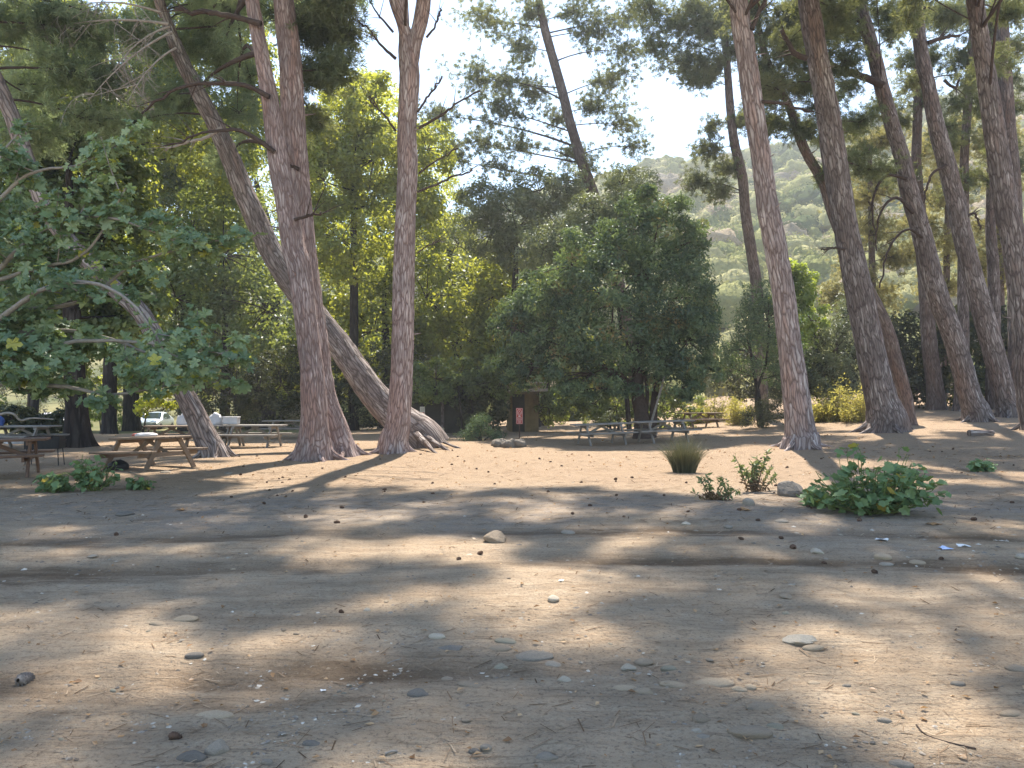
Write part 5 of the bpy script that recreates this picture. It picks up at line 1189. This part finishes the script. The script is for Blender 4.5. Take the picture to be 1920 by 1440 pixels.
ROWS = [
 ('angular beige boulder lying alone in the middle of the dirt', 928, 1007, 52, 27, 'st_brown', 1, 1, .35),
 ('rounded cream stone in a sun patch near the middle', 1037, 1123, 23, 13, 'st_pale', 0, 1, .2),
 ('flat white angular slab, the palest big stone on the right', 1499, 1198, 70, 22, 'st_pale', 1, 2, .4),
 ('tan oval stone touching the flat white slab', 1525, 1213, 36, 12, 'st_tan', 0, 3, .5),
 ('big grey rock leaning beside the large mallow', 1484, 915, 50, 42, 'st_dark', 1, 4, .3),
 ('small grey rounded stone at the foot of the shorter weed', 1402, 941, 22, 18, 'st_grey', 0, 2, .4),
 ('large flat grey stone of the central pebble cluster', 1000, 1227, 76, 18, 'st_grey', 0, 1, .62),
 ('greenish flat stone topmost in the central pebble cluster', 946, 1200, 44, 12, 'st_green', 0, 2, .6),
 ('brown flat stone tucked under the greenish one', 938, 1214, 40, 13, 'st_brown', 0, 3, .6),
 ('roundish grey stone just below the large flat cluster stone', 1037, 1244, 30, 13, 'st_grey', 0, 4, .6),
 ('pale disc stone left below the large flat cluster stone', 939, 1248, 27, 12, 'st_green', 0, 0, .65),
 ('light wedge stone below the pebble cluster', 1058, 1273, 34, 13, 'st_pale', 1, 1, .5),
 ('long brown stone sunk in shade left of the wedge stone', 880, 1281, 54, 15, 'st_brown', 0, 2, .65),
 ('small round stone touching the long sunken brown one', 839, 1272, 23, 11, 'st_brown', 0, 4, .6),
 ('dark grey oval stone casting a crescent of shadow', 785, 1298, 44, 17, 'st_dark', 0, 0, .5),
 ('cream disc stone upper left of the pebble cluster', 820, 1191, 29, 12, 'st_pale', 0, 3, .6),
 ('dark slanting slab left of the pebble cluster', 847, 1213, 50, 10, 'st_dark', 1, 4, .5),
 ('light cracked stone in the right pebble group', 1178, 1250, 31, 14, 'st_pale', 1, 0, .45),
 ('brown lump behind the light cracked stone', 1206, 1239, 38, 14, 'st_brown', 0, 1, .55),
 ('buff oval right of the light cracked stone', 1252, 1251, 31, 11, 'st_green', 0, 2, .6),
 ('tan pebble lying below the light cracked stone', 1172, 1288, 42, 10, 'st_tan', 0, 3, .6),
 ('tan angular pebble below the buff oval', 1210, 1294, 36, 13, 'st_tan', 1, 3, .55),
 ('wide tan stone almost buried right of the buff oval', 1262, 1280, 50, 12, 'st_tan', 0, 4, .7),
 ('grey oval stone at the bottom edge, centre', 1025, 1418, 44, 17, 'st_grey', 0, 0, .4),
 ('wide stone at the bottom edge with a twig behind it', 1215, 1435, 62, 16, 'st_brown', 0, 1, .5),
 ('egg shaped pebble pair member, upper, near the bottom centre', 910, 1400, 24, 14, 'st_grey', 0, 2, .5),
 ('little dark pebble below left of the egg shaped one', 889, 1407, 19, 10, 'st_dark', 0, 3, .45),
 ('pale grey round stone at the lower left', 408, 1400, 43, 29, 'st_grey', 0, 0, .45),
 ('long dark stone pressed against the pale grey round one', 358, 1416, 62, 20, 'st_dark', 0, 1, .6),
 ('small round grey stone near the bottom left edge', 500, 1428, 24, 14, 'st_grey', 0, 2, .5),
 ('flush tan oblong stone above the pale grey round one', 402, 1337, 68, 20, 'st_tan', 0, 3, .8),
 ('flat dark pebble with raised edge right of the pale grey round one', 585, 1393, 36, 13, 'st_dark', 0, 4, .55),
 ('half buried disc above right of the pale grey round stone', 450, 1367, 40, 13, 'st_brown', 0, 0, .7),
 ('dark oval stone alone in shade on the left', 363, 1228, 36, 12, 'st_dark', 0, 2, .4),
 ('long curved tan stone on the left dirt', 347, 1160, 50, 13, 'st_tan', 0, 1, .35),
 ('short tan stone left of the long curved one', 296, 1168, 32, 9, 'st_tan', 0, 4, .5),
 ('dark flat stone near the weeds on the left verge', 235, 963, 30, 9, 'st_dark', 0, 3, .3),
 ('flat stone with a white top on the left dirt', 174, 1042, 28, 8, 'st_grey', 1, 2, .5),
 ('small pale stone in dark soil left of centre', 688, 1143, 14, 8, 'st_pale', 0, 1, .4),
 ('flat grey disc right of the angular beige boulder', 1064, 997, 28, 8, 'st_grey', 0, 2, .5),
 ('tan humped stone below the white litter', 1653, 1043, 29, 13, 'st_tan', 0, 2, .35),
 ('small grey stone directly under the tan humped one', 1662, 1057, 23, 8, 'st_grey', 0, 3, .5),
 ('flat tan pebble right of the tan humped one', 1720, 1053, 27, 8, 'st_tan', 0, 4, .5),
 ('white angular stone in a sun patch right of centre', 1532, 1033, 27, 11, 'st_pale', 1, 1, .4),
 ('dark pyramid pebble alone on shaded dirt', 1473, 1117, 25, 11, 'st_brown', 1, 2, .35),
 ('yellowish stone cut by the frame edge, upper right', 1914, 1043, 20, 11, 'st_pale', 0, 0, .35),
 ('long brown river stone, biggest at the lower right', 1402, 1369, 90, 20, 'st_brown', 0, 2, .5),
 ('grey green chipped stone beside the long brown river stone', 1455, 1360, 36, 17, 'st_green', 1, 4, .5),
 ('brown humped stone above the long river stone', 1428, 1323, 54, 15, 'st_brown', 0, 3, .55),
 ('round brown stone left of the long river stone', 1315, 1345, 38, 18, 'st_brown', 0, 0, .5),
 ('tan pebble left of its smaller twin in the sun patch', 1385, 1291, 32, 11, 'st_tan', 0, 1, .5),
 ('small tan pebble, right one of the twin pair', 1407, 1287, 21, 12, 'st_tan', 0, 4, .5),
 ('tiny pale stone below the round brown stone', 1308, 1369, 20, 11, 'st_pale', 1, 3, .5),
 ('grey pebble under the tiny pale stone', 1318, 1381, 31, 10, 'st_grey', 0, 1, .45),
 ('grey pebble right of the chipped stone', 1657, 1350, 28, 11, 'st_grey', 0, 2, .4),
 ('grey oval at the bottom edge, right side', 1690, 1431, 42, 15, 'st_grey', 0, 4, .45),
 ('yellow humped stone at the right frame edge', 1893, 1338, 46, 15, 'st_tan', 0, 2, .4),
 ('small grey pebble on sunny dirt at the far right', 1796, 1281, 25, 9, 'st_grey', 0, 3, .4),
 ('half buried brown stone cut by the right edge', 1906, 1251, 40, 15, 'st_brown', 0, 1, .65),
 ('thin flat stone alone below the white slab', 1526, 1279, 27, 7, 'st_tan', 0, 0, .5),
 ('sunlit flush stone at the edge of the right sun patch', 1340, 1275, 70, 22, 'st_tan', 0, 3, .86),
 ('grey flat stone near the mallow shadow', 1465, 976, 24, 8, 'st_grey', 0, 4, .5),
 ('pale stone in front of the shorter weed', 1286, 981, 18, 9, 'st_pale', 1, 0, .4),
 ('grey pebble in front of the taller weed', 1365, 987, 18, 8, 'st_grey', 0, 1, .4),
 ('pale slab on the sunlit strip near the slanted pine', 428, 887, 16, 4, 'st_grey', 0, 2, .5),
 ('flush grey slab by the brown table leg', 312, 884, 20, 6, 'st_grey', 0, 0, .6)]
for i, (lab, px, py, w_, h_, mt, ang, sd, sk) in enumerate(ROWS):
    stone(lab, px, py, w_, h_, mt, bool(ang), sd, GS, sink=sk)
# unremarkable loose pebbles, alike everywhere
for k in range(46):
    px, py = rng.uniform(0, 1920), 935 + 500 * rng.uniform(0, 1) ** .8
    wpx = (py - 750) / 690 * rng.uniform(10, 24)
    stone('small unremarkable pebble among many strewn over the bare dirt', px, py, wpx, wpx * rng.uniform(.28, .5), rng.choice(['st_grey', 'st_tan', 'st_brown', 'st_brown', 'st_tan', 'st_green']), bool(rng.random() < .3), int(rng.integers(5)), 'small pebbles strewn on the dirt', rot=rng.uniform(0, 6.28), name='pebble')
# fallen log and stump pieces
b = gpt(1841, 817); mb = MB(); q = np.linspace([-.42, 0, .08], [.42, .1, .08], 14); sweep(mb, q, np.full(14, .12), 18, bark=.02); mb.add(mb.V[0][0][:18], [list(range(18))[::-1]])
o = mb.build('log', M['bark_lean']); o.location = b; tag(o, 'short cut log lying on the ground below the right-hand pines', 'log')

# pine cones
cm = MB()
cp = np.array([[0, 0, -.042], [0, 0, -.03], [0, 0, -.01], [0, 0, .012], [0, 0, .034], [0, 0, .05]]); sweep(cm, cp, [.010, .022, .027, .025, .015, .004], 10)
for k in range(60):
    z = -.038 + .085 * k / 60; a = k * 2.39996; r0 = .028 * math.sqrt(max(.05, 1 - ((z + .005) / .05) ** 2)); u = np.array([math.cos(a), math.sin(a), .35]); sd = np.array([-math.sin(a), math.cos(a), 0])
    c = np.array([math.cos(a) * r0 * .75, math.sin(a) * r0 * .75, z]); cm.add([c - sd * .008, c + sd * .008, c + u * .014 + sd * .005, c + u * .014 - sd * .005], [[0, 1, 2, 3]], smooth=False)
cmesh = cm.mesh('pine_cone', M['cone'], attrs=False)
cmesh_old = cm.mesh('pine_cone', M['cone_old'], attrs=False)
def cone(label, px, py, k=1.0, group='pine cones on the ground', mat=None):
    b = ground(px, py); o = bpy.data.objects.new('pine_cone', cmesh_old if mat else cmesh); COL.objects.link(o)
    s = k * rng.uniform(.7, 1.05); o.scale = (s, s, s); o.location = b + [0, 0, .018 * s]; o.rotation_euler = (rng.uniform(1.1, 2.0), 0, rng.uniform(0, 6.28)); return tag(o, label, 'pine cone', group)
cone('open weathered pine cone lying on shaded dirt at the left edge', 46, 1280, 1.1, mat='cone_old')
cone('black pine cone on the left verge above the dirt', 218, 1004, .8)
cone('dark pine cone beside the white angular stone', 1487, 1029, .9)
for k in range(115):
    px, py = rng.uniform(420, 1915), rng.uniform(826, 985)
    if py > 905 and rng.random() < .55: continue
    cone('small dark pine cone among many on the needle strewn ground', px, py, rng.uniform(.6, .95), 'pine cones scattered on the needle carpet')
for px, py in ((328, 1385), (640, 1150), (1465, 1010), (900, 1040), (1170, 970), (1390, 1012), (1640, 1075), (1545, 1058), (1765, 1050), (860, 1050), (495, 945), (520, 930), (536, 932), (505, 920), (1245, 930), (1290, 960)):
    cone('small dark pine cone among many on the needle strewn ground', px, py, .7, 'pine cones scattered on the needle carpet')

# bits of rubbish and single big leaves
def scrap(name, label, cat, px, py, w_, d_, mat, seed):
    b = ground(px, py); mb = MB(); n = 7; u = np.linspace(-.5, .5, n); X, Y = np.meshgrid(u, u)
    Z = .22 * noise3(X * 2.6 + seed, Y * 2.6, 0, 80) + .1 * np.abs(X) ; idx = np.arange(n * n).reshape(n, n); k = rng.uniform(.8, 1.1, (n, n))
    mb.add(np.stack([X * w_ * k, Y * d_ * k, (Z - Z.min()) * w_ * .6 + .004], -1).reshape(-1, 3), np.stack([idx[:-1, :-1], idx[:-1, 1:], idx[1:, 1:], idx[1:, :-1]], -1).reshape(-1, 4))
    o = mb.build(name, M[mat]); o.location = b; o.rotation_euler = (0, 0, seed); return tag(o, label, cat)
scrap('paper_scrap', 'crumpled white paper above the tan humped stone', 'litter', 1653, 1014, .16, .14, 'white', 1)
scrap('paper_scrap', 'pale blue square scrap near the right edge', 'litter', 1772, 1030, .12, .12, 'paper_blue', 2.2)
scrap('paper_scrap', 'narrow white scrap right of the pale blue one', 'litter', 1807, 1026, .14, .06, 'white', 3)
scrap('paper_scrap', 'tiny white paper fleck on the dark rut', 'litter', 1052, 1090, .05, .03, 'white', 4)
scrap('paper_scrap', 'tiny white fleck at the lower left', 'litter', 606, 1297, .03, .03, 'white', 5)
scrap('fallen_leaf', 'curled orange brown leaf below the large mallow', 'leaf', 1752, 984, .20, .13, 'dead_leaf', .3)
scrap('fallen_leaf', 'curled orange brown leaf on the left verge', 'leaf', 340, 957, .16, .11, 'dead_leaf', 1.3)
scrap('fallen_leaf', 'orange leaf caught at the shorter weed foot', 'leaf', 1396, 957, .18, .10, 'dead_leaf', 2.3)
mb = MB(); a = ground(726, 1246); c = ground(752, 1237); sweep(mb, [a + [0, 0, .006], (a + c) / 2 + [0, 0, .009], c + [0, 0, .006]], .0035, 5); tag(mb.build('twig', M['twig_fig']), 'straight straw coloured twig left of the pebble cluster', 'twig')
mb = MB(); a = ground(722, 1416); c = ground(745, 1411); sweep(mb, [a + [0, 0, .006], (a + c) / 2 + [0, 0, .012], c + [0, 0, .006]], .006, 6); tag(mb.build('twig', M['twig_fig']), 'short pale stick at the bottom left of centre', 'twig')
mb = MB(); q = spline(np.array([ground(x, y) + [0, 0, .008] for x, y in ((1718, 1362), (1735, 1380), (1770, 1393), (1830, 1407))]), 14); sweep(mb, q, .004, 5); tag(mb.build('twig', M['twig_dark']), 'long thin curved twig at the lower right', 'twig')

# uncountable small stuff
def scatter_px(n, y0, y1, pw):
    px = rng.uniform(-150, 2070, n); py = y0 + (y1 - y0) * rng.uniform(0, 1, n) ** pw
    dx, dy, dz = rays(px, py); t = -EYE / dz; x, y = dx * t, dy * t
    for _ in range(3):
        t = (gz(x, y) - EYE) / dz; x, y = dx * t, dy * t
    return x, y, gz(x, y)
def gravel():
    mb = MB(); n = 17000; x, y, z = scatter_px(n, 870, 1470, .9)
    keep = noise3(x / 1.1, y / .9, 0, 90) + .35 * noise3(x / 4, y / 3, 0, 91) > rng.uniform(-.55, .75, n); x, y, z = x[keep], y[keep], z[keep]; n = len(x)
    s = (.0045 + .020 * rng.random(n) ** 4) * np.clip(y / 5, .8, 1.7)
    tv = np.array([[1, 0, 0], [.4, .8, .1], [-.6, .7, 0], [-1, -.1, .1], [-.3, -.8, 0], [.6, -.7, .1], [.1, 0, .55], [-.2, .15, .5]])
    tf = np.array([[0, 1, 6], [1, 2, 7], [1, 7, 6], [2, 3, 7], [3, 4, 7], [4, 6, 7], [4, 5, 6], [5, 0, 6]])
    a = rng.uniform(0, 6.283, n); c, q = np.cos(a)[:, None], np.sin(a)[:, None]; st = tv[None] * (1 + rng.uniform(-.3, .3, (n, 8, 3))) * np.stack([np.ones(n), rng.uniform(.5, 1, n), rng.uniform(.4, .9, n)], -1)[:, None]
    V = np.stack([x[:, None] + s[:, None] * (c * st[..., 0] - q * st[..., 1]), y[:, None] + s[:, None] * (q * st[..., 0] + c * st[..., 1]), z[:, None] + s[:, None] * st[..., 2] - .002], -1)
    mb.add(V.reshape(-1, 3), (tf[None] + (np.arange(n) * 8)[:, None, None]).reshape(-1, 3), 0, np.repeat(rng.random(n), 8), smooth=False)
    t = NT('gravel_chips'); col = t.ramp(t.attr('tint', 2), [(0, (.13, .11, .09)), (.35, (.26, .225, .185)), (.8, (.36, .31, .24)), (1, (.62, .57, .49))]); t.principled(col, .9, spec=.2)
    o = mb.build('gravel', t.m); o['kind'] = 'stuff'; o['label'] = 'fine gravel chips strewn over the bare dirt'; o['category'] = 'gravel'
gravel()
def litter():
    mb = MB(); n = 26000; x, y, z = scatter_px(n, 800, 1460, 1.25)
    keep = (rng.random(n) < .07 + .9 * ss(y, 8.0, 13)); x, y, z = x[keep], y[keep], z[keep]; n = len(x)
    a = rng.normal(.1, .9, n); l = rng.uniform(.03, .10, n) * np.clip(y / 9, .8, 1.8); wd = (.0018 + .003 * rng.random(n) ** 2) * np.clip(y / 5, .8, 2.4)
    d = np.stack([np.cos(a), np.sin(a), rng.uniform(-.05, .12, n)], -1); s = np.stack([-np.sin(a), np.cos(a), 0 * a], -1); P = np.stack([x, y, z + .006], -1)
    V = np.stack([P - d * l[:, None] - s * wd[:, None], P - d * l[:, None] + s * wd[:, None], P + d * l[:, None] + s * wd[:, None], P + d * l[:, None] - s * wd[:, None]], 1)
    mb.add(V.reshape(-1, 3), np.arange(n * 4).reshape(-1, 4), 0, np.repeat(rng.random(n), 4), smooth=False)
    o = mb.build('needle_litter', M['litter']); o['kind'] = 'stuff'; o['label'] = 'dry pine needles strewn over the ground'; o['category'] = 'litter'
    mb = MB(); n = 9500; x, y, z = scatter_px(n, 785, 1440, 1.9); keep = rng.random(n) < .10 + .9 * ss(y, 11, 20) * (noise3(x / 2, y / 2, 0, 95) * .5 + .6); x, y, z = x[keep], y[keep], z[keep]; n = len(x)
    leaves(mb, np.stack([x, y, z + .012], -1), rng.normal(size=(n, 3)) * .28 + [0, 0, 1], .055 * rng.uniform(.5, 1.4, n) * np.clip(y / 14, .7, 2), LEAF_Q, 0, rng.random(n))
    o = mb.build('leaf_litter', M['dead_leaf']); o['kind'] = 'stuff'; o['label'] = 'small dry brown leaves lying on the ground'; o['category'] = 'litter'
litter()

# the slightly hazy air of the valley
HAZE = 0.0009
if HAZE:
    mb = MB(); box(mb, [30, 150, 74], 920, 420, 170); o = mb.build('haze', [], attrs=False); o['kind'] = 'stuff'; o['label'] = 'thin pale haze in the valley air'; o['category'] = 'haze'
    t = NT('haze_air'); v = t.n('VolumePrincipled', Density=HAZE, Anisotropy=.3); v.inputs['Color'].default_value = (.86, .90, .96, 1); t.t.links.new(v.outputs[0], t.out.inputs['Volume']); o.data.materials.append(t.m)
